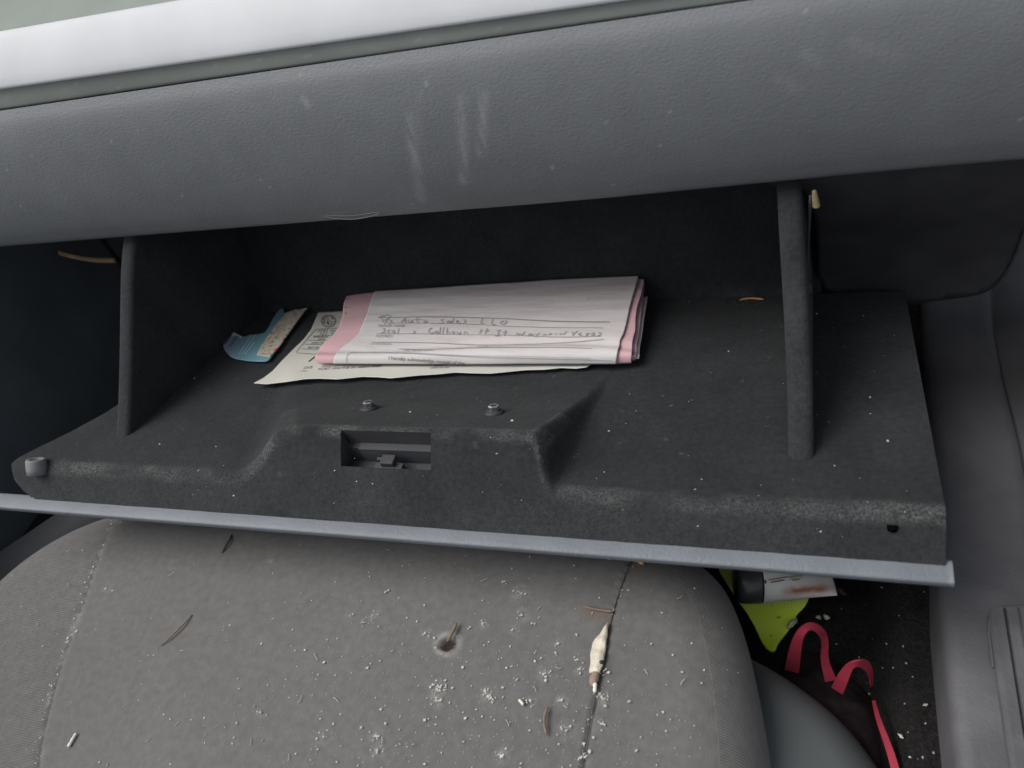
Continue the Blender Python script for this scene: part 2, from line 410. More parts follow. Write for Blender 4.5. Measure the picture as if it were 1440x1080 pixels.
# snap columns to the recess sides
for i, y in enumerate(ys):
    if RY0-.002 < y < RY1+.002:
        for xv in (RX0, RX1):
            j = np.argmin(abs(XX[i]-xv)); XX[i, j] = xv
YY = np.tile(ys[:, None], (1, len(tx))); ZZ = zbox(XX, YY)
ZZ = ZZ+.0006*(fbm(XX*60, YY*60, 3, 3)-.5)
eps = .003
lap = (zbox(XX+eps, YY)+zbox(XX-eps, YY)+zbox(XX, YY+eps)+zbox(XX, YY-eps)-4*zbox(XX, YY))/eps**2
wr = np.clip(-lap/140, 0, 1)*(YY < .09)
wr = wr*np.clip(1.9*fbm(XX*40, YY*60, 3, 6)-.45, 0, 1)*np.clip(.35+fbm(XX*420, YY*420, 2, 2), 0, 1)
face = np.clip((.055-YY)/.04, 0, 1)*.10*fbm(XX*25, YY*25, 3, 9)
lef = sstep(-.345, -.28, XX)
wr = np.clip(wr*.55*lef+face*1.3, 0, 1)
dusty = (hsh(np.floor(XX*420), np.floor(YY*420), 4) > .9975)*.6*(fbm(XX*9, YY*9, 2, 40) > .45)
wr = np.maximum(wr, dusty*.4)
nR, nC = XX.shape
Q = gridf(nR, nC, True)
cxm = XX.ravel()[Q].mean(1); cym = YY.ravel()[Q].mean(1)
keep = ~((cxm > RX0) & (cxm < RX1) & (cym > RY0) & (cym < RY1))
hole = on_field([(1255, 740)], zbox)[0]
obj('door_liner', np.column_stack([XX.ravel(), YY.ravel(), ZZ.ravel()]), Q[keep], M['flock'], glove, attrs={'wear': wr.ravel()})
# back wall of the bin and skirt of the door
ny = 40; xs = np.linspace(-.285, .3, 260); bp = resample(chaikin([(.268, -.043), (.276, -.0455), (.283, -.038), (.300, -.005), (.330, .04), (.36, .09), (.37, .13)], 2), ny)
Xb, Yb = np.meshgrid(xs, bp[:, 0], indexing='ij'); Zb = np.tile(bp[:, 1], (len(xs), 1))
wb = .55*np.exp(-((Zb+.043)/.004)**2)*np.clip(2*fbm(Xb*50, Zb*50, 3, 3)-.9, 0, 1)
obj('back_wall', np.column_stack([Xb.ravel(), Yb.ravel(), Zb.ravel()]), gridf(len(xs), ny, True), M['flock'], glove, attrs={'wear': wb.ravel()})
yk = np.linspace(.0, .278, 40); mb = MB()
Vu = np.vstack([np.column_stack([xl(yk)+.003, yk, zfloor(0, yk)-.035]), np.column_stack([np.full(40, xr-.003), yk, zfloor(0, yk)-.035]),
                np.column_stack([xl(yk), yk, zbox(xl(yk), yk)-.001]), np.column_stack([np.full(40, xr), yk, zbox(np.full(40, xr), yk)-.001])])
Fu = [(i, i+1, 40+i+1, 40+i) for i in range(39)]+[(i, i+1, 80+i+1, 80+i) for i in range(39)]+[(40+i, 40+i+1, 120+i+1, 120+i) for i in range(39)]
mb.add(Vu, Fu); mb.out('outer_panel', M['dark'], glove)
# side walls: fan shaped plates
def side(x0, x1, topx, name='side_wall'):
    top = chaikin([(.058, .0055), (.066, .012), (.10, .038), (.15, .075), (.205, .114), (.26, .135), (.36, .14)], 2)
    n = len(top); V = []; Fc = []
    t = np.linspace(0, 1, n)
    nb = 10
    for i, (y, z) in enumerate(top):
        zb = zfloor(0, min(y, .275))-.012; zb = min(zb, z-.004)
        off = topx*sstep(.066, .26, y); w = (x1-x0)
        r = min(.0045, w*.45)
        sec = [(x0, zb), (x0, z-r), (x0+r*.3, z-r*.3), (x0+r, z), (x1-r, z), (x1-r*.3, z-r*.3), (x1, z-r), (x1, zb)]
        for (xx, zz) in sec:
            hgt = (zz-zb)/(max(z-zb, 1e-6)); V.append((xx+off*hgt, y, zz))
    m = 8
    for i in range(n-1):
        for j in range(m-1): Fc.append((i*m+j, i*m+j+1, (i+1)*m+j+1, (i+1)*m+j))
    Fc.append(tuple(range(m))[::-1]); Fc.append(tuple((n-1)*m+j for j in range(m)))
    V = np.array(V); w = .07*(np.clip(2*fbm(V[:, 1]*30, V[:, 0]*60, 3, 5)-.55, 0, 1))
    return obj(name, V, Fc, M['flock'], glove, attrs={'wear': w})
side(-.2715, -.2565, -.016); side(.2795, .2945, -.010)
# lip
xs = np.linspace(-.385, .366, 240); sec = chaikin([(.009, -.009), (.009, -.001), (.0085, .0006), (.003, .0008), (-.0025, .0002), (-.0047, -.0005), (-.0053, -.0016), (-.0050, -.0045), (-.0030, -.0090), (.0, -.0105)], 2, True); m = len(sec)
V = np.vstack([np.column_stack([np.full(m, x), sec]) for x in xs]); Fc = []
for i in range(len(xs)-1):
    for j in range(m): Fc.append((i*m+j, i*m+(j+1) % m, (i+1)*m+(j+1) % m, (i+1)*m+j))
Fc.append(tuple(range(m))); Fc.append(tuple((len(xs)-1)*m+j for j in range(m))[::-1])
obj('lip', V, Fc, M['lip'], glove)
# latch recess (inside walls + step) and hook
def zrim(x, y): return float(zbox(np.array(x), np.array(y)))
mb = MB(); zb = .0165
n = 30; xa = np.linspace(RX0, RX1, n)
wallN = np.vstack([np.column_stack([xa, np.full(n, RY1), [zrim(x, RY1) for x in xa]]), np.column_stack([xa, np.full(n, RY1+.001), np.full(n, .0305)]),
                   np.column_stack([xa, np.full(n, RY1-.0035), np.full(n, .0302)]), np.column_stack([xa, np.full(n, RY1-.0045), np.full(n, zb)]),
                   np.column_stack([xa, np.full(n, RY0), np.full(n, zb)]), np.column_stack([xa, np.full(n, RY0), [zrim(x, RY0) for x in xa]])])
mb.add(wallN, gridf(6, n, True))
for x in (RX0, RX1):
    yy = np.linspace(RY0, RY1, 12); mb.add(np.vstack([np.column_stack([np.full(12, x), yy, [zrim(x, y) for y in yy]]), np.column_stack([np.full(12, x), yy, np.full(12, zb)])]), gridf(2, 12))
mb.out('latch_recess', M['dark'], glove, smooth=False)
mb = MB(); mb.box((RX0+.010, RY1-.0052, zb), (RX1-.001, RY1-.0042, .0305)); mb.box((RX0+.010, RY1-.0054, .0302), (RX1-.001, RY1+.0006, .0312)); mb.out('latch_plate', M['console'], glove, smooth=False)
hk = on_z([(553, 640)], .025)[0]
mb = MB(); hx = hk[0]; hy = .0405
mb.box((hx-.0110, hy-.005, zb), (hx+.0110, hy, .0255)); mb.box((hx-.0052, hy-.004, .0255), (hx+.0052, hy+.0040, .0300)); mb.box((hx-.0100, hy+.0005, .023), (hx-.0056, hy+.003, .0280))
mb.out('latch_hook', M['dark'], glove, smooth=False, bevel=.0006)
for p in [(519, 575), (695, 581)]:
    b = on_field([p], zbox)[0]; ax = nrm(np.array([0, .49, .87])); mb = MB()
    mb.lathe([(.0070, -.001), (.0070, .0008), (.0066, .0016), (.0048, .0020), (.0046, .0022)], b, ax, 28)
    mb.out('washer', M['dark'], glove)
    mb = MB(); mb.lathe([(.0040, .0015), (.0040, .0052), (.0034, .0062), (.0018, .0064)], b, ax, 6); mb.out('bolt_head', M['steel'], glove, smooth=False)
b = on_field([(52, 660)], lambda x, y: zfloor(x, y), 0)[0]
mb = MB(); mb.lathe([(.0078, -.004), (.0082, .001), (.0080, .0075), (.0074, .0088), (.0046, .0090), (.0042, .0074)], b, (.05, .62, .78), 30); mb.out('rubber_bumper', M['rubber'], glove)
mb = MB(); mb.lathe([(.0030, -.002), (.0030, .0005), (.0027, .0006)], on_field([(1255, 740)], zbox)[0], (0, .25, 1), 20); mb.out('hole', M['void'], glove)  # flat black disc; the shade inside the hole is put into its colour
mb = MB(); P = np.vstack([on_y([(1140, 275)], .205), on_y([(1133, 400)], .215)]); mb.tube(resample(P, 12), .0011)
q = P[1]; mb.box(q-[.006, .004, .008], q+[.004, .004, 0]); mb.out('damper_cord', M['console'], glove)

# ================================================================== SEAT
ZT = -.072
outline = chaikin([(-.475, -.62), (-.468, -.25), (-.452, -.10), (-.436, -.03), (-.405, .018), (-.360, .052), (-.30, .070), (-.1, .076), (.10, .074), (.19, .066), (.230, .047), (.250, .008), (.263, -.042), (.2735, -.095), (.281, -.2), (.286, -.62)], 3, True)
RS = .050
cc = np.array([-.09, -.27])
def zseat(x, y):
    d = np.clip(poly_sdf(x, y, outline), 0, RS)
    edge = RS-np.sqrt(np.maximum(RS**2-(RS-d)**2, 0))
    return ZT-edge*.92-.03*sstep(-.02, .09, y)*0+.008*np.exp(-((x-.02)/.2)**2)
seamL = on_field([(165, 722), (157, 737), (140, 772), (124, 819), (102, 881), (84, 933), (64, 1007), (54, 1050), (50, 1090), (40, 1150)], zseat)[:, :2]
seamR = on_field([(897, 765), (888, 788), (871, 830), (861, 862), (853, 900), (846, 940), (837, 980), (828, 1020), (821, 1060), (816, 1090), (806, 1150)], zseat)[:, :2]
ob = resample(outline, 560, True)
# order rings of radius m
ms = np.r_[0.02, np.linspace(.1, .40, 40), np.linspace(.405, .985, 330), np.linspace(.987, 1, 16)]
V = np.vstack([cc+m*(ob-cc) for m in ms]); nb = len(ob)
x, y = V[:, 0], V[:, 1]
z = zseat(x, y)
dL = line_dist(x, y, seamL); dR = line_dist(x, y, seamR)
z = z-.0022*np.exp(-(dL/.0022)**2)-.0016*np.exp(-(dR/.0016)**2)
sideL = np.interp(y, seamL[::-1, 1], seamL[::-1, 0])
z = z-.0015*sstep(.0, .004, sideL-x)
z = z+.0012*(fbm(x*25, y*25, 3, 71)-.5)+.004*(fbm(x*6, y*6, 2, 5)-.5)
dust = np.zeros(len(V))
big = fbm(x*7+1.3, y*7, 3, 12)
dust = np.maximum(dust, np.clip(fbm(x*170, y*170, 3, 13)-.60, 0, 1)*2.2*np.clip((big-.42)*3, 0, 1)*.0)
def blob(px, r, a, seed, st=1):
    global dust
    q = on_field([px], zseat)[0]
    dd = np.hypot((x-q[0])/st, y-q[1])/r
    dust = np.maximum(dust, a*np.clip(1-dd, 0, 1)**.6*np.clip(3.2*fbm(x*330, y*330, 3, seed)-1.15, 0, 1))
BL = []
for i, (p, r, a) in enumerate([((614, 968), .010, .75), ((616, 985), .008, .8), ((687, 980), .010, .55), ((683, 972), .006, .6), ((746, 985), .005, .8), ((788, 985), .006, .7),
        ((849, 982), .008, .75), ((731, 833), .010, .6), ((733, 865), .009, .5), ((680, 877), .006, .55), ((721, 885), .006, .5), ((765, 948), .008, .6), ((785, 905), .006, .5), ((813, 928), .006, .6), ((815, 942), .006, .5),
        ((705, 1062), .008, .6), ((795, 1026), .010, .4), ((710, 818), .006, .4), ((598, 890), .007, .4), ((380, 790), .006, .3), ((243, 795), .008, .35), ((525, 866), .008, .35), ((492, 866), .005, .4), ((528, 1035), .008, .5), ((150, 828), .008, .35), ((243, 865), .008, .35),
        ((530, 1056), .008, .55), ((455, 1035), .008, .35), ((365, 1003), .008, .3), ((818, 1064), .007, .6), ((846, 1018), .006, .5)]): blob(p, r*.8, a*.35, 50+i); BL.append((p, r, a))
spk = hsh(np.floor(x*560), np.floor(y*560), 3)
dust = np.maximum(dust, np.exp(-(dL/.0035)**2)*np.clip(2.4*fbm(x*150, y*150, 3, 90)-1.3, 0, 1)*.6)
dust = np.maximum(dust, np.exp(-(dR/.004)**2)*np.clip(2.4*fbm(x*170, y*170, 3, 91)-1.55, 0, 1)*.35)
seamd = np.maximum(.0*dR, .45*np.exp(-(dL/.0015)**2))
bq = on_field([(629, 905)], zseat)[0]; bd = np.hypot((x-bq[0])/1.15, y-bq[1])
burn = np.clip(1-sstep(.0035, .0055, bd+.0016*(fbm(x*300, y*300, 2, 2)-.5)), 0, 1)
dust = np.maximum(dust*(1-burn), .45*np.exp(-((bd-.0078)/.0018)**2)*fbm(x*200, y*200, 2, 4)); z = z-.0035*burn
def blot(pts, w):
    q = on_field(pts, zseat); return np.exp(-(line_dist(x, y, q[:, :2])/w)**2)
rust = np.maximum(.5*blot([(828, 862), (850, 866)], .005), .45*blot([(898, 800), (900, 806)], .005))
Z = z; V3 = np.column_stack([V, Z])
nm = len(ms); i = np.arange(nm-1)[:, None]*nb; j = np.arange(nb)[None, :]; j2 = (j+1) % nb
Fs = np.column_stack([(i+j).ravel(), (i+nb+j).ravel(), (i+nb+j2).ravel(), (i+j2).ravel()])[:, ::-1]
# cut away the part far behind the camera only by density; close the centre
Fs = [tuple(f) for f in Fs]+[tuple(range(nb))]
seat = thing('car_seat', 'grey cloth passenger car seat cushion, dusty with crumbs and pine needles, below the glove box', 'car seat', (-.1, -.25, -.3))
side_m = (x > np.interp(y, [-.62, -.2, -.1, -.05, .0, .05, .08], [.262, .252, .244, .236, .222, .19, .15])) | (sideL-x > .001)
twl = np.where(x > 0, 1, 0)
zL = np.max([Fs[k] for k in range(0, 1)])
# skirt
sk = len(V3); lows = []
for dz, ins in ((-.02, .0), (-.08, .002), (-.2, .012)):
    lows.append(np.column_stack([ob+(cc-ob)/np.linalg.norm(cc-ob, axis=1)[:, None]*ins, np.full(nb, ZT-RS*.92+dz)]))
V3 = np.vstack([V3]+lows); base = sk-nb
for r in range(3):
    a0 = base if r == 0 else sk+(r-1)*nb; b0 = sk+r*nb
    for q in range(nb): Fs.append((a0+(q+1) % nb, b0+(q+1) % nb, b0+q, a0+q))
pad0 = np.zeros(3*nb)
att = {'dust': np.r_[dust, pad0], 'burn': np.r_[burn, pad0], 'rust': np.r_[rust, pad0], 'seamdark': np.r_[seamd, pad0]}
sx = np.r_[side_m.astype(float), np.ones(3*nb)]
att['twill'] = sx
cush = obj('cushion', V3, Fs, M['seat'], seat, attrs=att)
# twill ribs on the side cloth: bump masked by the panel the cloth belongs to
nt = M['seat'].node_tree; N = nt.nodes; L = nt.links; b = N['Principled BSDF']
tc = N.new('ShaderNodeTexCoord'); mp = N.new('ShaderNodeMapping'); mp.inputs['Rotation'].default_value = (.3, .0, .25); mp.inputs['Scale'].default_value = (60, 1000, 420)
L.new(tc.outputs['Object'], mp.inputs['Vector']); wv = N.new('ShaderNodeTexWave'); wv.bands_direction = 'Y'; wv.inputs['Scale'].default_value = .31; wv.inputs['Distortion'].default_value = .6
L.new(mp.outputs[0], wv.inputs['Vector']); at = N.new('ShaderNodeAttribute'); at.attribute_name = 'twill'
mu = N.new('ShaderNodeMath'); mu.operation = 'MULTIPLY'; L.new(wv.outputs['Fac'], mu.inputs[0]); L.new(at.outputs['Fac'], mu.inputs[1])
bp = N.new('ShaderNodeBump'); bp.inputs['Strength'].default_value = .35; bp.inputs['Distance'].default_value = .0012
prev = b.inputs['Normal'].links[0].from_socket; L.new(prev, bp.inputs['Normal']); L.new(mu.outputs[0], bp.inputs['Height']); L.new(bp.outputs[0], b.inputs['Normal'])
# plastic side shield
co = chaikin([(.235, .020), (.258, .012), (.284, -.001), (.311, -.018), (.328, -.037), (.343, -.062), (.353, -.1), (.358, -.2), (.36, -.55), (.235, -.55)], 2, True)
ob2 = resample(co, 300, True); c2 = np.array([.295, -.26]); m2 = np.r_[.02, np.linspace(.1, 1, 70)]
V = np.vstack([c2+m*(ob2-c2) for m in m2]); d = np.clip(poly_sdf(V[:, 0], V[:, 1], co), 0, .03)
zc = -.118-(.03-np.sqrt(np.maximum(.03**2-(.03-d)**2, 0)))-.02*sstep(.262, .36, V[:, 0])-.03*sstep(-.12, .02, V[:, 1])
V3 = np.column_stack([V, zc]); low = np.column_stack([ob2, np.full(300, -.34)]); V3 = np.vstack([V3, low])
nb2 = 300; nm2 = len(m2)+1; i = np.arange(nm2-1)[:, None]*nb2; j = np.arange(nb2)[None, :]; j2 = (j+1) % nb2
Fs = np.column_stack([(i+j).ravel(), (i+nb2+j).ravel(), (i+nb2+j2).ravel(), (i+j2).ravel()])[:, ::-1]
obj('side_shield', V3, [tuple(f) for f in Fs]+[tuple(range(nb2))], M['cover'], seat)
# seam threads
def on_seat(P2, h=.0): return np.column_stack([P2, zseat(P2[:, 0], P2[:, 1])+h])
Pq = resample(chaikin(seamR, 2), 160); Pq = Pq[Pq[:, 1] > -.2]
mb = MB(); mb.tube(on_seat(Pq, -.0010), .00062*(.5+.7*fbm(np.arange(len(Pq))*.35, np.zeros(len(Pq)), 2, 3)), 6); mb.out('seam', M['stitch'], seat)

# ================================================================== SETTING: carpet, console, sill
ZF = -.21
nx, ny = 160, 160
xs = np.linspace(-1.0, .40, nx); ysf = np.linspace(-.75, .45, ny); Xf, Yf = np.meshgrid(xs, ysf, indexing='ij')
Zf = ZF+.008*(fbm(Xf*12, Yf*12, 3, 7)-.5)+.05*sstep(.338, .352, Xf)+.05*sstep(.3, .45, Yf)
tag(obj('floor', np.column_stack([Xf.ravel(), Yf.ravel(), Zf.ravel()]), gridf(nx, ny), M['carpet']), kind='structure')
cons = thing('center_console', 'dark grey centre console side beyond the left corner of the seat', 'console', (-.62, .1, ZF))
mb = MB(); mb.box((-.72, -.7, ZF-.02), (-.60, .44, .05)); mb.out('side_panel', M['sideshade'], cons, smooth=False, bevel=.01)
A = on_z([(-60, 815), (0, 776), (50, 742), (112, 700), (150, 660)], -.16); mb = MB()
A = chaikin(A, 2); Bv = A+np.array([.05, .0, -.04]); Av = A+np.array([-.006, .012, -.01]); n = len(A); mb.add(np.vstack([Av, A, Bv, Bv+[0, 0, -.14]]), gridf(4, n, False)); mb.out('lower_trim', M['console'], cons)

sill = thing('door_sill', 'grey plastic door sill and kick panel running along the right side of the footwell', 'door sill', (.42, 0, ZF))
P = resample(chaikin([(-.7, -.1), (-.3, -.1), (.05, -.1), (.11, -.1), (.14, -.1005), (.19, -.108), (.24, -.128), (.30, -.148), (.36, -.142), (.40, -.09), (.42, .0), (.42, .15)], 3), 170)
xa = np.array([0, .0, .0012, .004, .010, .03, .05, .0575, .0585, .0605, .064, .10, .25]); za = np.array([-.28, -.012, -.005, -.0015, .0, .0, -.001, -.002, -.008, -.008, -.003, -.002, -.002])
xsl = np.interp(P[:, 0], [-.7, -.1, .04, .1, .2, .3], [.374, .372, .3725, .376, .381, .388])
V = []
for (y, z), x0 in zip(P, xsl):
    for dx_, dz_ in zip(xa, za): V.append((x0+dx_, y, z+dz_))
V = np.array(V); w = .35*np.clip(2*fbm(V[:, 0]*60, V[:, 1]*30, 3, 3)-1.1, 0, 1)*(V[:, 1] < .05)
obj('kick_panel', V, gridf(len(P), len(xa), True), M['sill'], sill, attrs={'wear': w})
# scuff plate with long grooves
nyp = 90; yp = np.r_[.034-.012*(1-np.sin(np.linspace(0, np.pi/2, 12)))*0-np.linspace(0, .0001, 12)*0, ]
x0 = .3985; xsx = []; zz = []
xx = x0
prof = [(x0, -.100), (x0+.0006, -.0975), (x0+.002, -.0962)]
for g in range(7):
    a = x0+.003+g*.0078
    prof += [(a+.0004, -.0960), (a+.0062, -.0960), (a+.0065, -.0995 if g % 2 == 0 else -.0975), (a+.0073, -.0995 if g % 2 == 0 else -.0975)]
prof += [(x0+.062, -.096), (x0+.064, -.1)]
yp = np.r_[np.linspace(-.7, -.12, 12), np.linspace(-.11, .03, 60)]; V = []
for y in yp:
    for (px_, pz_) in prof: V.append((px_, y, pz_))
np_ = len(prof); V = np.array(V)
# rounded front corner: pull the first columns back
yfr = .036-np.where(V[:, 0] < x0+.010, .010*(1-np.sqrt(np.clip(1-((x0+.010-V[:, 0])/.010)**2, 0, 1))), 0)
V[:, 1] = np.minimum(V[:, 1]+.006, yfr)
fr = V[-np_:].copy(); fr[:, 2] = -.1005; fr[:, 1] += .0012; V = np.vstack([V, fr])
w = .3*np.clip(2*fbm(V[:, 0]*90, V[:, 1]*60, 3, 3)-1.0, 0, 1)
obj('scuff_plate', V, gridf(len(yp)+1, np_, True), M['sill'], sill, smooth=False, attrs={'wear': w})
mb = MB(); mb.tube(chaikin([(x0-.0005, -.005, -.0985), (x0-.0002, .022, -.0985), (x0+.003, .033, -.0982), (x0+.012, .0372, -.0982), (x0+.03, .0378, -.0982)], 3), .0011); mb.out('scuff_rim', M['sill'], sill)

# ================================================================== PAPERS
FORM = chaikin([(.1685, -.0155), (.1650, -.011), (.1645, -.004), (.1675, .0025), (.1745, .0035), (.184, .0005), (.205, -.001), (.235, -.006), (.258, -.011), (.2745, -.0165)], 2)
def fwob(Q):
    h = .0020*(fbm(Q[:, 0]*14, Q[:, 1]*60, 3, 44)-.5)+.0045*(fbm(Q[:, 0]*6+4, Q[:, 1]*22+1, 2, 47)-.5)*sstep(.165, .19, Q[:, 1])*(1-.6*sstep(.24, .274, Q[:, 1]))
    cr = -.0022*np.exp(-((Q[:, 1]-.180-.004*np.sin(Q[:, 0]*23))/.0045)**2)
    return Q+np.column_stack([0*h, -.25*h, h+cr])
def formsurf(off, lift=0):
    def f(P):
        Q = fwob(on_profile(P, FORM, off)); return toward(Q, lift) if lift else Q
    return f
form = thing('folded_form', 'folded white dealer form with pink carbon copies and handwriting, lying in the glove box', 'paper form', (0.02, .22, -.03))
WL = [(469, 512), (470, 503), (474, 491), (490, 480), (503, 469), (512, 450), (519, 430), (527, 409)]
WR = [(866, 512), (867, 503), (869, 491), (872, 480), (877, 471), (882, 450), (889, 420), (898, 387)]
def sheet(name, L, Rr, off, m, nu, nv, parent, attrs=None, surf=None, bottom=None, top=None, wig=0):
    P = patch(L, Rr, nu, nv, bottom, top); Q = (surf or formsurf(off))(P)
    a = {k: f(P) for k, f in (attrs or {}).items()}
    return obj(name, Q, gridf(nv, nu, True), m, parent, attrs=a, solid=.0005)
def sm(P):
    x, y = P[:, 0], P[:, 1]; v = np.zeros(len(P))
    for (cx, cy, rx, ry, a) in [(730, 411, 9, 1.6, .5), (712, 410, 22, 2, .25), (690, 404, 30, 2.5, .18), (760, 420, 16, 2, .2), (775, 424, 5, 2, .25), (828, 421, 2, 1.3, .7), (877, 407, 3, 1, .35), (560, 420, 14, 2, .12), (845, 418, 8, 2, .15)]:
        v = np.maximum(v, a*np.exp(-(((x-cx)/rx)**2+((y-cy)/ry)**2))*np.clip(.4+fbm(x*.5, y*.5, 2, 3), 0, 1))
    return np.maximum(v, np.clip(fbm(x*.03, y*.18, 3, 8)-.55, 0, 1)*.5)
white = sheet('white_sheet', WL, WR, 0, M['paper'], 240, 80, form, {'smudge': sm, 'blush': lambda P: .2*sstep(515, 495, P[:, 1])*sstep(515, 640, P[:, 0])*(1-sstep(478, 500, P[:, 1]))*(.5+fbm(P[:, 0]*.02, P[:, 1]*.05, 2, 5))},
              top=[(527, 409), (620, 403.5), (720, 397), (830, 390), (898, 387)])
PL = [(449, 511.5), (444, 508), (442.5, 500), (446, 491), (459, 478), (471, 468), (477, 458), (481, 442), (484, 425), (488, 416)]
pink = sheet('pink_sheet', PL, [(p[0]+14, p[1]) for p in WL], -.0022, M['pink'], 30, 60, form, top=[(488, 416), (505, 413), (541, 408.5)])
PR1 = [(888, 511), (887.5, 507), (889, 485), (893.5, 465), (894, 448), (896, 434), (902, 413), (906, 392)]
sheet('pink_sheet', [(p[0]-14, p[1]+.2) for p in WR], PR1, -.0022, M['pink'], 30, 60, form)
PR2 = [(893, 507), (895, 491), (898.5, 470), (901, 448), (904.5, 417), (906.5, 396)]
sheet('pink_copy', [(860, 508), (866, 480), (872, 450), (884, 398)], PR2, -.0065, M['pink'], 24, 50, form)
sheet('cream_sheet', [(860, 505), (866, 480), (872, 450), (884, 420)], [(898, 503.5), (902, 478), (905.7, 452), (911, 416)], -.0105, M['paper'], 24, 50, form)
inkS = formsurf(0, .0012)
mb = MB()
stroke_px(mb, [(531, 446), (545, 445.5), (580, 445), (620, 444.5), (660, 445.5), (700, 447), (740, 450), (790, 452.5), (830, 453), (857, 453)], .9, inkS)
stroke_px(mb, [(545, 453.5), (600, 453.5), (660, 455), (720, 459), (780, 460.5), (848, 461.5)], .5, inkS)
stroke_px(mb, [(528, 468), (600, 469), (660, 470.5), (720, 471), (790, 475), (845, 474)], .5, inkS)
stroke_px(mb, [(522, 480), (600, 481), (690, 482.5), (780, 481), (850, 478)], .5, inkS)
stroke_px(mb, [(560, 488), (640, 489), (740, 488), (832, 489.5)], .5, inkS)
mb.out('form_line', M['rule'], white)
mb = MB()
HW = [ # handwriting, traced stroke by stroke
 [(531, 446), (538, 443.5), (546, 442), (549, 444), (546, 447), (540, 449.5)], [(536, 447), (539, 453)], [(541, 448), (543, 451), (540, 455)], [(545, 449), (551, 449), (548, 451.5), (552, 452.5), (548, 454), (544, 453.5)],
 [(564, 453), (566, 449), (569, 446.5)], [(569, 446.5), (569, 453)], [(563.5, 450.5), (571, 450)], [(574, 449), (573.5, 452.5), (577, 452.5), (579, 449)], [(579, 449), (580, 453)], [(586, 446), (585, 452.5), (589, 453)], [(582, 449), (592, 448.5)], [(597, 450), (594, 452), (597, 453), (601, 451), (598, 449.6)],
 [(623, 448.5), (618, 449), (621, 451), (624, 453), (617, 454.5)], [(633, 450), (628, 451), (628, 454), (632, 453), (634, 450), (634, 454.5)], [(637.5, 446), (635, 454.5)], [(640, 452), (645, 451), (643, 449), (640, 451.5), (642, 454), (648, 453.5)], [(650, 449), (655, 449), (652, 451), (656, 452), (651, 453.5)],
 [(678, 446.5), (675.5, 454)], [(675.5, 454), (681, 454.2)], [(693, 448), (690, 456), (696, 456)], [(709, 451), (704, 452), (703, 455), (708, 456), (713, 452), (711, 450)],
 [(537, 461), (541, 461), (538.5, 463.3), (541, 465.5), (535, 467)], [(548, 463), (544, 464.5), (544, 467), (548, 467.5)], [(553, 463), (550, 465.5), (552, 467.5), (555, 465), (553, 463)], [(560.5, 461), (558, 468.5)],
 [(580, 464), (584, 466), (580, 468.5)], [(607, 461), (603, 462.5), (602, 467), (606, 468.5), (609, 467)], [(615, 465), (611, 466), (611, 469), (615, 468), (616, 465), (616, 469)], [(619, 459.5), (618, 469)], [(624, 459.5), (622, 469)], [(629, 460), (627.5, 469)], [(627.5, 466), (630, 465), (632, 469)], [(637, 466), (634, 467.5), (637, 469), (640, 467), (637, 466)], [(643, 466), (642, 469), (646, 469), (648, 466)], [(652, 469), (653, 466), (656, 467), (657, 469.5)],
 [(678, 463.5), (674, 464), (677, 466.5), (673, 468.5)], [(685, 461), (682, 469.5)], [(681, 465), (687, 464.5)],
 [(698, 464.5), (704, 464.5)], [(701, 464.5), (700, 472)], [(696, 472.2), (703, 472)], [(711, 464), (709, 472)], [(706, 467), (713, 467)],
 [(726, 467), (727, 472), (731, 468), (733, 472), (738, 466)], [(747, 469), (743, 470), (743, 472.5), (747, 471.5), (749, 469), (749, 472.5)], [(752, 469), (755, 471)], [(759, 468), (753, 474)], [(763, 472), (767, 469.5), (768, 472.5)], [(772, 470.5), (777, 470.5), (774, 469), (771, 472)], [(783, 469), (782, 472)], [(787, 472), (789, 469), (792, 472), (797, 466)],
 [(806, 467), (804, 470), (809, 469.5)], [(812, 466), (805, 473)], [(818, 469), (813, 471), (815, 473), (819, 472)], [(828, 469.5), (823, 471), (826, 473), (823, 474.5), (829, 469.5)], [(836, 469), (831, 471), (834, 474), (837, 471), (835, 469)], [(841, 469), (846, 469), (845, 472), (840, 474)]]
for s in HW: stroke_px(mb, s, .95, inkS, 1, max(4, len(s)*3))
mb.out('handwriting', M['pen'], white)
def line_of_text(args, surf, m, parent, name='printed_text'):
    mb = MB(); text_px(mb, *args, surf); return mb.out(name, m, parent)
for t in [('DEALER NAME', (531, 458.4), (37, .6), (.3, -4.6)), ('ADDRESS', (527, 473), (24, .3), (.3, -4.6)), ('CITY/STATE/ZIP', (519, 483.3), (30, .6), (.3, -3)), ('PHONE', (671, 486.5), (15, .3), (.2, -3)), ('VIN - DATE - SOLD', (566, 490.5), (42, 2), (.3, -3))]:
    line_of_text(t, inkS, M['rule'], white)
line_of_text(('I hereby acknowledge receipt of the', (546, 505.5), (107, 8), (.4, -7.6)), inkS, M['ink'], white)
mb = MB()
stroke_px(mb, [(488, 512), (486.5, 506), (488, 497), (493, 492), (540, 494), (620, 499), (720, 504), (820, 506), (862, 507.5)], .7, inkS)
stroke_px(mb, [(493, 492), (560, 494.5), (640, 499.5), (720, 501), (830, 504)], .4, inkS)
mb.out('form_box', M['rule'], white)
mb = MB()
for p in [(489, 420), (486, 432), (485.5, 440)]: poly_px(mb, np.array(p)+1.1*np.array([(math.cos(a), .8*math.sin(a)) for a in np.linspace(0, 6.28, 9)[:-1]]), formsurf(-.0022, .0007))
mb.out('punched_dot', M['ink'], pink)

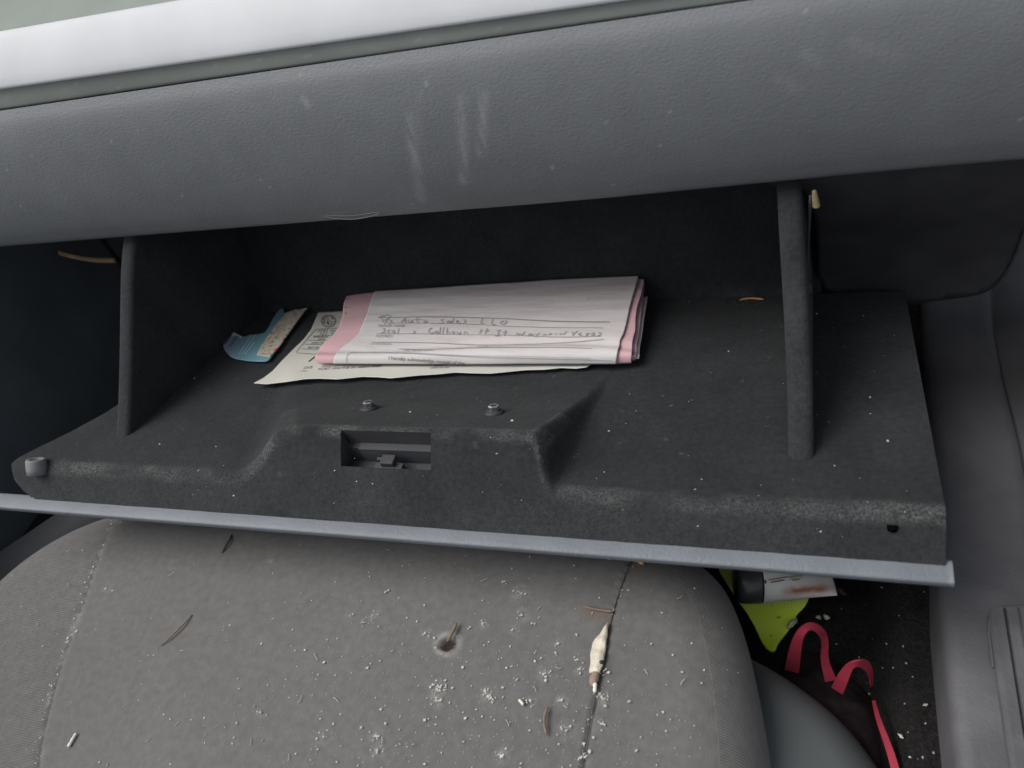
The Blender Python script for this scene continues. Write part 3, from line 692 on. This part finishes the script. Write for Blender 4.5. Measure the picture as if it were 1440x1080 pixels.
# registration sheet underneath
def zreg(x, y): return zbox(x, y)+.0025+.0035*fbm(x*22, y*10, 2, 61)*sstep(.22, .13, y)+.003*fbm(x*9, y*14, 2, 66)
regS0 = lambda P: on_field(P, zreg)
regS = lambda P: toward(on_field(P, zreg), .0006)
reg = thing('registration_paper', 'thin cream white registration certificate with a round seal, under the folded form', 'document', (-.05, .2, -.03))
RL = [(357, 538.6), (371, 531), (384, 521), (398, 505.6), (414.6, 489), (427, 477), (437.5, 463), (443, 450.5), (448, 438.6)]
regs = sheet('sheet', RL, [(825, 516), (834, 511), (838, 500), (846, 485), (852, 462), (858, 438)], 0, M['cream'], 220, 60, reg, surf=regS0,
             bottom=[(357, 538.6), (375, 540), (400, 537), (430, 532.5), (450, 532), (475, 533), (510, 529.5), (530, 530), (550, 531.5), (590, 527.5), (615, 526), (640, 523.5), (665, 524.5), (690, 525), (740, 520), (765, 519.5), (790, 517), (810, 518), (825, 516)], top=[(448, 438.6), (480, 437), (858, 430)])
mb = MB()
for q in [[(456, 463), (444, 463), (415.5, 496), (448, 498.5)], [(458, 463), (452, 475)], [(440.5, 472.5), (468, 471.5)], [(433.5, 478.5), (462, 478.5)], [(429, 484), (452, 484.5)], [(424, 490.5), (448, 491)], [(444, 463), (476, 461.5)], [(461, 462), (458, 471.5)]]: stroke_px(mb, q, .6, regS, 0)
for r in (10.2, 8.2):
    a = np.linspace(0, 2*np.pi, 30); stroke_px(mb, np.column_stack([462+r*np.cos(a)*1.05, 451.5+r*np.sin(a)*.86]), .45, regS, 0)
mb.out('printed_line', M['ink'], regs)
mb = MB(); rr = random.Random(3)
for _ in range(95):
    a = rr.uniform(0, 6.28); r = 7.2*math.sqrt(rr.random()); cx, cy = 462+r*math.cos(a), 451.5+.85*r*math.sin(a)
    if rr.random() < (.85 if cy > 450 else .45): poly_px(mb, [(cx+rr.uniform(-1.5, 1.5), cy+rr.uniform(-.9, .9)) for _ in range(4)], regS)
for kk in range(26):
    a = kk/26*6.28; cx, cy = 462+9.3*math.cos(a)*1.05, 451.5+9.3*.86*math.sin(a); poly_px(mb, [(cx-.6, cy-.5), (cx+.6, cy-.4), (cx+.5, cy+.5), (cx-.4, cy+.4)], regS)
mb.out('seal', M['ink'], regs)
for t in [('CLASS', (446, 466.6), (11, 0), (1, -3.6)), ('12', (449, 470.4), (4, 0), (1, -3.6)), ('AGE', (464, 466.2), (7, 0), (1, -3.6)), ('15', (464, 470), (4, 0), (1, -3.6)),
          ('EXPIRATION', (440, 475), (20, 0), (1.5, -3.4)), ('DATE', (447, 478), (9, 0), (1.5, -3.2)), ('CURRENT YEAR', (437, 483.4), (18, -.4), (2, -3.4)), ('TRUCK YEAR', (432, 489.8), (16, 0), (2, -3.6)),
          ('STATE', (426, 519), (12, -.8), (3.5, -5)), ('FORM', (422, 522.4), (9, 0), (1, -2)), ('FORT WAYNE IN 46803-0000', (447, 520.5), (88, -4.5), (2.2, -4.4)), ('OWNER NAME', (452, 516.5), (25, -1.2), (1.6, -3.2)),
          ('WEIGHT', (610, 515.5), (17, -.8), (1.6, -4)), ('0000.00 00', (605, 518.2), (26, -.8), (1, -2.6))]:
    line_of_text(t, regS, M['ink'], regs)
mb = MB(); stroke_px(mb, [(434, 508.5), (443.5, 501)], 1.6, regS, 0); mb.out('pen_mark', M['ink'], regs)

# torn card
def zcard(x, y): return zbox(x, y)+.0035+.045*np.clip((y-.228), 0, .05)+.03*np.clip(-.215-x, 0, 1)
cardS0 = lambda P: on_field(P, zcard); cardS = lambda P: toward(on_field(P, zcard), .0008)
card = thing('torn_card', 'torn scrap of teal printed card with a cream unprinted flap, left of the folded papers', 'torn card', (-.21, .21, -.03))
def card_part(name, pts, m, parent, lift=0, attrs=None, thick=.0009):
    # fill the outline with a dense fan of its own points
    P = resample(chaikin(pts, 1, True), 140, True); lo = P.min(0); hi = P.max(0)
    g = np.stack(np.meshgrid(np.arange(lo[0], hi[0], 1.2), np.arange(lo[1], hi[1], 1.2)), -1).reshape(-1, 2)
    g = g[poly_sdf(g[:, 0], g[:, 1], P) > .7]
    A = np.vstack([P, g])
    from mathutils.geometry import delaunay_2d_cdt
    vs, es, fs, *_ = delaunay_2d_cdt([Vector(p) for p in A.tolist()], [(i, (i+1) % len(P)) for i in range(len(P))], [], 1, 1e-4)
    A = np.array([list(v) for v in vs]); Q = toward(cardS0(A), lift)
    fs = [f[::-1] for f in fs]
    return obj(name, Q, fs, m, parent, attrs={k: f(A) for k, f in (attrs or {}).items()}, solid=thick)
teal = card_part('teal_face', [(313.2, 487), (315, 475), (319, 469), (325.5, 464), (331, 468.5), (340, 473), (345, 472.5), (352, 470.3), (362, 469.5), (372, 468), (377, 461), (384, 447), (391, 437), (394, 433.2), (397.5, 433), (399, 436), (399.5, 440), (410, 437), (424, 433.8), (429, 433), (382, 501.5), (376, 508.2), (357, 507.8), (340, 506), (326, 502.8), (318, 495)], M['teal'], card,
                 attrs={'violet': lambda A: .8*sstep(352, 325, A[:, 0]+.3*(A[:, 1]-470))})
card_part('cream_flap', [(358, 498.2), (399.3, 440.6), (415, 434.4), (421, 434.8), (428.5, 432.6), (432.6, 432.4), (431.5, 434.5), (428.5, 436), (382.6, 501.8), (370, 500)], M['cardback'], card, .0016,
          {'spots': lambda A: np.clip(3.2*fbm(A[:, 0]*.33, A[:, 1]*.45, 2, 5)-1.95, 0, 1)*1.8*sstep(446, 470, A[:, 1])+.8*np.clip(3*fbm(A[:, 0]*.3, A[:, 1]*.4, 2, 15)-1.9, 0, 1)})
card_part('torn_tip', [(315, 473.5), (319, 468.7), (325.5, 463.6), (331, 468), (340.5, 472.5), (339, 474.8), (333, 471), (327, 470), (320, 471.5)], M['cardback'], card, .0016)
card_part('purple_print', [(313.4, 485), (315, 475), (319.5, 471.6), (325, 470.5), (322, 477), (314, 485.8)], M['purple'], card, .0012, thick=.0002)
mb = MB(); text_px(mb, 'NTFO', (325.5, 487.5), (12.5, -16.5), (-6.0, -2.6), cardS); mb.out('lettering', M['navy'], teal)
mb = MB()
for q in [[(336.5, 497.5), (353, 471.5)], [(340.3, 498), (359, 471)], [(344, 498.5), (357.5, 481)]]: stroke_px(mb, q, .8, cardS, 0)
mb.out('printed_line', M['paleblue'], teal)
mb = MB(); poly_px(mb, [(385.8, 492), (387.5, 489.7), (390.5, 489.8), (389, 493), (386.5, 493.8)], lambda P: toward(cardS0(P), .0024)); mb.out('red_mark', M['redink'], card)

# ================================================================== LITTER ON THE SEAT AND IN THE BOX
def twig(name, pts, w, m, f, label, cat, group=None, h=.0012, lift=0, tip=.5):
    P = resample(chaikin(pts, 2), 14); Q = on_field(P, f, h)
    Q[:, 2] += lift*np.sin(np.linspace(0, np.pi, 14))
    mb = MB(); mb.tube(Q, w*.68*(.8+.4*fbm(np.arange(14)*.9, np.full(14, w*1e4+pts[0][0]), 2, 5))*np.interp(np.linspace(0, 1, 14), [0, .2, .8, 1], [tip, 1, 1, tip]), 7)
    return tag(mb.out(name, m), label, cat, group)
twig('pine_needle', [(326, 752), (324, 762), (318, 771), (312, 778)], .0012, M['needled'], zseat, 'short dark curved pine needle on the seat close under the glove box lip', 'pine needle', lift=.002)
twig('pine_needle', [(270, 865), (258, 881), (243, 896), (226, 908)], .0011, M['needle'], zseat, 'longest pine needle, lying slanted on the left part of the seat', 'pine needle', lift=.002)
twig('pine_needle', [(771, 993), (766, 1008), (766, 1022), (769, 1034)], .0014, M['needle'], zseat, 'short curved brown pine needle on the seat, lower right of the burn hole', 'pine needle', lift=.0015)
twig('wood_sliver', [(887, 783), (894, 786), (905, 793)], .0022, M['orange'], zseat, 'short tan wood sliver on the seat seam right under the glove box lip', 'wood sliver', h=.002)
twig('twig', [(822, 853), (838, 857), (862, 860)], .0014, M['needle'], zseat, 'thin straight reddish twig beside the right seat seam, just above the dry leaf', 'twig')
twig('twig', [(642, 876), (636, 890), (629, 902)], .0018, M['needle'], zseat, 'small twig sticking up out of the round burn hole in the seat', 'twig', h=.0025)
twig('pale_sliver', [(107, 1031), (103, 1038), (96, 1050)], .0016, M['chip'], zseat, 'short white sliver on the seat near its left seam', 'sliver', tip=.8)
twig('pale_sliver', [(730, 984), (733, 987), (736, 991)], .0016, M['chip'], zseat, 'tiny white chip among the dust patches in the middle of the seat', 'sliver', tip=.8)
twig('pine_needle', [(1040, 422), (1050, 419.5), (1062, 419.5), (1074, 421)], .0013, M['orange'], zbox, 'orange pine needle lying across the glove box near its right side wall', 'pine needle', h=.002)
leaf = thing('dry_leaf', 'pale folded dry leaf with a brown bud on the right seam of the seat', 'leaf', on_field([(838, 930)], zseat)[0])
L1 = [(828, 946), (829.5, 936), (830, 920), (832, 905), (841, 892), (853.5, 876)]; R1 = [(843, 949), (847.5, 938), (851, 922), (853, 905), (855, 890), (856, 877)]
P = patch(L1, R1, 9, 26); Q = on_field(P, zseat, .0012); uu = np.tile(np.linspace(-1, 1, 9), 26); Q[:, 2] += .0022*(1-np.abs(uu-.3))+.0008*np.sin(np.repeat(np.arange(26), 9)*.9); obj('blade', Q, gridf(26, 9, True), M['leaf'], leaf, solid=.0006)
mb = MB(); b = on_field([(836, 953)], zseat, .0015)[0]; mb.lathe([(.0005, -.0060), (.0024, -.004), (.0033, -.0005), (.0024, .003), (.0008, .0060)], b, (.2, 1, .0), 9); mb.out('bud', M['bud'], leaf)
mb = MB(); mb.tube(on_field(resample([(836, 957), (837, 966), (836, 974)], 6), zseat, .002), [.0014, .0012, .0016, .001, .0014, .0006], 7); mb.out('stalk', M['chip'], leaf)
mb = MB(); b = on_field([(846, 931)], zseat, .006)[0]; mb.lathe([(.0006, -.0014), (.0016, 0), (.0006, .0014)], b, (0, 0, 1), 10); mb.out('dark_spot', M['needled'], leaf)
# crumbs: countless
def crumbs(name, pts, m, kind_f, smin_, smax_, off=.0006, seed=1):
    rr = np.random.RandomState(seed); mb = MB()
    for p in pts:
        s = smin_+(smax_-smin_)*rr.rand()**3; q = kind_f(p)+np.array([0, 0, off])
        A = rr.randn(6, 3); A /= np.linalg.norm(A, axis=1)[:, None]
        Vv = np.array([(1, 0, 0), (-.8, .3, 0), (0, 1, 0), (.2, -1, 0), (0, 0, .7), (0, 0, -.5)])*(.5+rr.rand(6, 1))*s*np.array([1+1.2*rr.rand(), 1, 1])
        a = rr.rand()*6.28; ca, sa = math.cos(a), math.sin(a); Vv = Vv@np.array([[ca, -sa, 0], [sa, ca, 0], [0, 0, 1]])
        mb.add(Vv+q, [(0, 2, 4), (2, 1, 4), (1, 3, 4), (3, 0, 4), (2, 0, 5), (1, 2, 5), (3, 1, 5), (0, 3, 5)])
    return tag(mb.out(name, m, smooth=False), kind='stuff')
def flecks(name, Q, sz, m, seed=1, lift=.0003):
    """flat irregular dust flecks lying on a surface"""
    rr = np.random.RandomState(seed); mb = MB(); n = len(Q); k = 5
    a = np.linspace(0, 2*np.pi, k, endpoint=False)
    for q, s_ in zip(Q, sz):
        r = s_*(.5+.8*rr.rand(k)); el = .35+.65*rr.rand(); ph = rr.rand()*6.28
        X_ = r*np.cos(a); Y_ = r*np.sin(a)*el
        V_ = np.column_stack([X_*np.cos(ph)-Y_*np.sin(ph), X_*np.sin(ph)+Y_*np.cos(ph), lift+.25*s_*rr.rand(k)])
        mb.add(V_+q, [tuple(range(k))])
    return tag(mb.out(name, m, smooth=False), kind='stuff')
sp = []; sz = []
while len(sp) < 1300:          # scattered specks, denser towards the middle of the seat
    p = (rng.uniform(0, 1080), rng.uniform(740, 1100)); wgt = .10+.9*np.exp(-((p[0]-670)/230)**2-((p[1]-1000)/110)**2)*1.0+.25*(fbm(np.array(p[0]*.02), np.array(p[1]*.02), 2, 77) > .55)
    if rng.rand() < wgt: sp.append(p); sz.append(.00025+.0010*rng.rand()**5)
for (p, r, a_) in BL:           # clusters
    n_ = int(48*a_*r/.008)
    for _ in range(n_):
        d_ = abs(rng.randn())*r*620*1.15; t_ = rng.rand()*6.28; sp.append((p[0]+d_*math.cos(t_), p[1]+.75*d_*math.sin(t_))); sz.append(.00025+.0010*rng.rand()**4)
for sm_, n_, wd in ((seamL, 150, .0018), (seamR, 70, .0022)):
    Pm = resample(sm_, 400)
    for _ in range(n_):
        q = Pm[rng.randint(400)]+rng.randn(2)*wd; z_ = zseat(q[:1], q[1:2])[0]; c_ = R.T@(np.array([q[0], q[1], z_])-C); sp.append((720+F*c_[0]/c_[2], 540+F*c_[1]/c_[2])); sz.append(.0003+.0008*rng.rand()**3)
sz = np.array(sz); seatpts = on_field(sp, zseat); sd = poly_sdf(seatpts[:, 0], seatpts[:, 1], outline); ok = (sd > .010) & (np.hypot(seatpts[:, 0]-bq[0], seatpts[:, 1]-bq[1]) > .006)
flecks('seat_dust', seatpts[ok], sz[ok], M['dustm'], 3)
sel = seatpts[ok][rng.permutation(ok.sum())[:50]]
crumbs('seat_crumbs', sel, M['dustm'], lambda p: p, .0002, .0009, .0002, seed=3)
mb = MB()                       # lint: short curled fibres
for _ in range(38):
    p = np.array([rng.uniform(60, 1000), rng.uniform(770, 1075)]); a_ = rng.rand()*6.28; l_ = rng.uniform(4, 14); c_ = rng.uniform(-1.2, 1.2)
    t_ = np.linspace(0, 1, 7); an = a_+c_*t_; pts = p+np.cumsum(np.column_stack([np.cos(an), np.sin(an)])*l_/7, 0)
    mb.tube(on_field(pts, zseat, .0006), .00022, 4)
tag(mb.out('lint', M['dustm']), kind='stuff')
bpx = np.column_stack([rng.uniform(190, 1280, 170), rng.uniform(430, 780, 170)]); bpx = bpx[~((bpx[:, 0] > 300) & (bpx[:, 0] < 920) & (bpx[:, 1] < 545))]
bpx = np.vstack([bpx, np.column_stack([rng.uniform(920, 1070, 24), rng.normal(422, 3, 24)]), np.column_stack([rng.uniform(350, 415, 10), rng.normal(441, 2, 10)])])
bb = on_field(bpx, zbox); ok = (bb[:, 1] > .012) & (bb[:, 1] < .272)
flecks('box_dust', bb[ok], .0003+.0009*rng.rand(ok.sum())**4, M['dustm'], 4)

# ================================================================== THINGS ON THE CARPET
def zcar(x, y): return np.interp(x, [-1, .338, .352, 1], [ZF, ZF, ZF+.05, ZF+.05])+.05*sstep(.3, .45, y)
LP = [(1004, 790), (1035, 790), (1080, 800), (1139, 828), (1138, 842), (1131, 855), (1120, 865), (1116, 877), (1105, 892), (1094, 903), (1089, 917), (1075, 911), (1056, 870), (1030, 835)]
P = resample(chaikin(LP, 1, True), 120, True); lo = P.min(0); hi = P.max(0)
g = np.stack(np.meshgrid(np.arange(lo[0], hi[0], 2.0), np.arange(lo[1], hi[1], 2.0)), -1).reshape(-1, 2); g = g[poly_sdf(g[:, 0], g[:, 1], P) > 1]
from mathutils.geometry import delaunay_2d_cdt
A = np.vstack([P, g]); vs, es, fs, *_ = delaunay_2d_cdt([Vector(p) for p in A.tolist()], [(i, (i+1) % len(P)) for i in range(len(P))], [], 1, 1e-4)
A = np.array([list(v) for v in vs]); zl = ZF+.012+.05*sstep(900, 800, A[:, 1])*.6; Q = on_z(A, zl)
pale = sstep(868, 835, A[:, 1])*(.6+.4*np.sin(A[:, 0]*1.3)); spk = np.zeros(len(A))
for (cx, cy, r) in [(1095, 868, 2.2), (1072, 842, 2.0), (1113, 843, 1.8), (1086, 851, 1.2), (1125, 832, 1.2), (1085, 894, 1)]: spk = np.maximum(spk, np.exp(-((A[:, 0]-cx)**2+2*(A[:, 1]-cy)**2)/r**2))
tag(obj('lime_sheet', Q, [f[::-1] for f in fs], M['lime'], smooth=True, attrs={'pale': np.clip(pale, 0, 1), 'speck': spk}, solid=.004), 'bright lime green plastic piece on the floor carpet under the white tube', 'plastic piece')
tube = thing('squeeze_tube', 'white squeeze tube with black cap and rusty stain on the lime green piece', 'tube', on_z([(1100, 822)], ZF+.04)[0])
a0 = on_z([(1036, 819)], ZF+.058)[0]; a1 = on_z([(1069, 818.5)], ZF+.056)[0]; a2 = on_z([(1171, 817)], ZF+.046)[0]
axd = nrm(a2-a0); upv = nrm(np.array([0, .15, 1.])-axd*np.dot([0, .15, 1.], axd)); sd_ = np.cross(axd, upv)
mb = MB(); Lc = np.linalg.norm(a1-a0); r0 = .0165
mb.lathe([(r0*.86, -.001), (r0*.97, .002), (r0, .005), (r0, Lc-.002), (r0*.96, Lc)], a0, axd, 30); mb.out('cap', M['tubecap'], tube)
Lt = np.linalg.norm(a2-a1); nu_, nv_ = 44, 60; V = []; stn = []
for iu in range(nu_):
    u = iu/(nu_-1); c0 = a1+(a2-a1)*u; ra = r0*.98*(1-.15*u); rb = r0*.98*(1-.86*u**1.1)
    for iv in range(nv_):
        a = iv/nv_*2*math.pi; V.append(c0+ra*math.cos(a)*sd_*1.0*(1 if True else 0)+rb*math.sin(a)*upv)
        stn.append(u)
V = np.array(V); rel = (V-a1)@upv; relS = (V-a1)@sd_
Fc = []
for iu in range(nu_-1):
    for iv in range(nv_): Fc.append((iu*nv_+iv, iu*nv_+(iv+1) % nv_, (iu+1)*nv_+(iv+1) % nv_, (iu+1)*nv_+iv))
Fc.append(tuple((nu_-1)*nv_+j for j in range(nv_)))
# picture-side angle: stain lies low on the side facing the seat opening
Qc = R.T@(V-C).T; pxv = 720+F*Qc[0]/Qc[2]; pyv = 540+F*Qc[1]/Qc[2]
stn = np.array(stn); st_c = np.exp(-((pyv-(834-8*stn))/6.5)**2)*sstep(.15, .4, stn)*np.clip(.3+1.2*fbm(stn*9, pyv*.2, 3, 2), 0, 1)*(1-sstep(.78, .95, stn)*.6)
body = obj('body', V, Fc, M['tubew'], tube, attrs={'stain': np.clip(st_c, 0, 1)})
mb = MB()
def tubeS(P):   # nearest tube facet along the ray: treat as a plane through the axis facing the camera
    rr_ = rays(P); out = []
    for r in rr_:
        r = nrm(r); best = None
        for t in np.linspace(.5, .95, 400):
            p = C+r*t; u = np.dot(p-a1, axd)/Lt
            if 0 <= u <= 1:
                c0 = a1+(a2-a1)*u; ra = r0*.98*(1-.15*u); rb = r0*.98*(1-.86*u**1.1); e = p-c0
                if (np.dot(e, sd_)/ra)**2+(np.dot(e, upv)/max(rb, 1e-5))**2 < 1: best = t; break
        out.append(C+r*((best or .7)-.002))
    return np.array(out)
for (p0, p1, w) in [((1081, 815.5), (1108, 811), 1.3), ((1084, 819), (1103, 815.5), 1.8), ((1110, 812.5), (1128, 809), .8), ((1114, 816), (1125, 814.8), 1.3)]: stroke_px(mb, [p0, p1], w, tubeS, 0, 8)
poly_px(mb, [(1075+3*math.cos(a), 818.5+3*math.sin(a)) for a in np.linspace(0, 6.28, 11)[:-1]], tubeS)
stroke_px(mb, [(1109, 811), (1129, 807.5), (1129, 811.5), (1110, 815)], .5, tubeS, 0, 16)
mb.out('printed_text', M['tubeprint'], tube)
# bag with red straps
bag = thing('bag', 'dark crumpled bag with red strap loops between the seat and the sill', 'bag', on_z([(1180, 990)], ZF)[0])
co = chaikin(on_z([(1095, 915), (1125, 893), (1165, 900), (1195, 930), (1225, 955), (1243, 1010), (1262, 1085), (1270, 1200), (1150, 1200), (1100, 1000)], ZF+.03)[:, :2], 2, True)
ob3 = resample(co, 160, True); c3 = ob3.mean(0); m3 = np.linspace(.03, 1, 40); V = np.vstack([c3+m*(ob3-c3) for m in m3])
mm_ = np.repeat(m3, 160); zc = ZF+.004+.016*(1-mm_**3)+.007*(fbm(V[:, 0]*45, V[:, 1]*45, 3, 7)-.5)*(1-mm_)*3
i = np.arange(39)[:, None]*160; j = np.arange(160)[None, :]; j2 = (j+1) % 160
Fs = np.column_stack([(i+j).ravel(), (i+160+j).ravel(), (i+160+j2).ravel(), (i+j2).ravel()])[:, ::-1]
obj('bag_body', np.column_stack([V, zc]), [tuple(f) for f in Fs]+[tuple(range(160))], M['bag'], bag)
def ribbon(name, rows, m, parent):
    """rows: (px pair edge A, px pair edge B, zA, zB)"""
    A = np.array([np.r_[on_z([r[0]], r[2])[0], on_z([r[1]], r[3])[0]] for r in rows]); A = chaikin(A, 4)
    n = len(A); return obj(name, np.vstack([A[:, :3], A[:, 3:]]), [(i, i+1, n+i+1, n+i) for i in range(n-1)], m, parent, solid=.0012, smooth=False)
z1 = ZF+.03
ribbon('strap', [((1104, 940), (1124, 945), z1, z1), ((1110, 908), (1127, 912), z1+.03, z1+.03), ((1121, 884), (1131, 893), z1+.055, z1+.052), ((1138, 873), (1139, 882), z1+.065, z1+.058), ((1156, 879), (1149, 889), z1+.058, z1+.05), ((1166, 897), (1156, 902), z1+.035, z1+.03), ((1164, 925), (1153, 925), z1+.01, z1+.008), ((1176, 955), (1160, 958), z1-.005, z1-.005)], M['red'], bag)
ribbon('strap', [((1170, 965), (1186, 975), z1+.01, z1+.01), ((1178, 948), (1193, 958), z1+.03, z1+.028), ((1190, 932), (1199, 940), z1+.05, z1+.046), ((1205, 927), (1203, 935), z1+.058, z1+.05), ((1221, 926), (1211, 938), z1+.05, z1+.045), ((1227, 944), (1221, 948), z1+.03, z1+.03), ((1226, 962), (1223, 964), z1+.01, z1+.01)], M['red'], bag)
ribbon('strap', [((1226, 985), (1231, 985), z1, z1), ((1231, 1010), (1238, 1010), z1+.01, z1+.01), ((1243, 1045), (1252, 1043), z1+.015, z1+.015), ((1252, 1075), (1263, 1073), z1+.015, z1+.015), ((1258, 1110), (1270, 1105), z1+.015, z1+.015)], M['red'], bag)
# bits of dry leaf on the carpet
def flake(pts, m, label, h=.006, name='leaf_flake', cat='leaf bit', zf=None):
    P = chaikin(pts, 1, True); Q = on_field(P, zf or zcar, h); Q[:, 2] += .003*rng.rand(len(Q)); n = len(Q)
    c = Q.mean(0)+[0, 0, .002]
    return tag(obj(name, np.vstack([Q, c]), [(i, (i+1) % n, n) for i in range(n)], m, solid=.0008), label, cat)
flake([(1108, 880), (1113, 873), (1122, 871), (1120, 878), (1112, 884), (1106, 885)], M['leaf'], 'pale dry leaf bit at the right edge of the lime green piece', .02)
flake([(1147, 869), (1151, 866), (1155, 868), (1153, 873), (1149, 872)], M['leaf'], 'smaller of the two beige crumbs on the carpet above the first red strap loop', .01, 'beige_crumb', 'crumb')
flake([(1158, 868), (1160, 864), (1167, 868), (1166, 873), (1161, 871)], M['leaf'], 'larger of the two beige crumbs on the carpet above the first red strap loop', .01, 'beige_crumb', 'crumb')
flake([(1148, 837), (1155, 834), (1160, 836), (1155, 840), (1149, 840)], M['leaf'], 'small beige flake on the dark carpet right of the lime green piece')
flake([(1174, 824), (1182, 827), (1190, 835), (1193, 840), (1183, 837), (1176, 833)], M['console'], 'grey curled flake on the carpet just right of the end of the white tube')
flake([(1321, 912), (1330, 903), (1332, 920), (1331, 933), (1326, 926)], M['chip'], 'pale paper scrap caught at the edge of the sill carpet', .02, 'paper_scrap', 'paper scrap')
cp = np.column_stack([rng.uniform(1140, 1325, 45), rng.uniform(820, 1078, 45)]); cq = on_field(cp, zcar)
crumbs('carpet_crumbs', cq, M['dustm'], lambda p: p, .0004, .0013, .003, 9)
dp = np.column_stack([rng.uniform(0, 1440, 70), rng.uniform(60, 330, 70)]); dp = dp[dp[:, 1] < 300-.09*dp[:, 0]]; dp = dp[dp[:, 1] > 170-.15*dp[:, 0]]

# ================================================================== LIGHT, WORLD, CAMERA
w = bpy.data.worlds.new('World'); scene.world = w; w.use_nodes = True; nt = w.node_tree
bg = nt.nodes['Background']; sky = nt.nodes.new('ShaderNodeTexSky'); sky.sky_type = 'NISHITA'; sky.sun_disc = False
SE, SA = math.radians(57), math.radians(-108)      # elevation; azimuth from +Y towards +X
sky.sun_elevation = SE; sky.sun_rotation = SA; sky.air_density = 1.0; sky.dust_density = 3.0; sky.ozone_density = 1.0
hs = nt.nodes.new('ShaderNodeHueSaturation'); hs.inputs['Saturation'].default_value = .30   # overcast: nearly colourless sky
nt.links.new(sky.outputs[0], hs.inputs['Color']); nt.links.new(hs.outputs[0], bg.inputs[0]); bg.inputs[1].default_value = .105
sd = bpy.data.lights.new('sun', 'SUN'); sd.energy = 1.5; sd.angle = math.radians(40); sd.color = (1, .965, .92)
so = bpy.data.objects.new('sun', sd); COL.objects.link(so)
dirv = Vector((math.sin(SA)*math.cos(SE), math.cos(SA)*math.cos(SE), math.sin(SE)))
so.rotation_euler = dirv.to_track_quat('Z', 'Y').to_euler()
so.location = (0, 0, 2)
cam = bpy.data.cameras.new('camera'); co_ = bpy.data.objects.new('camera', cam); COL.objects.link(co_)
cam.sensor_width = 36; cam.lens = F/1440*36; cam.clip_start = .01; cam.clip_end = 100
Mx = np.eye(4); Mx[:3, 0] = R@[1, 0, 0]; Mx[:3, 1] = R@[0, -1, 0]; Mx[:3, 2] = R@[0, 0, -1]; Mx[:3, 3] = C*S
co_.matrix_world = Matrix(Mx.tolist()); scene.camera = co_
cam.dof.use_dof = True; cam.dof.focus_distance = .405; cam.dof.aperture_fstop = 12
scene.render.engine = 'CYCLES'
vs_ = scene.view_settings; vs_.view_transform = 'Standard'; vs_.look = 'None'; vs_.gamma = 1; vs_.use_curve_mapping = False; vs_.exposure = 0.58
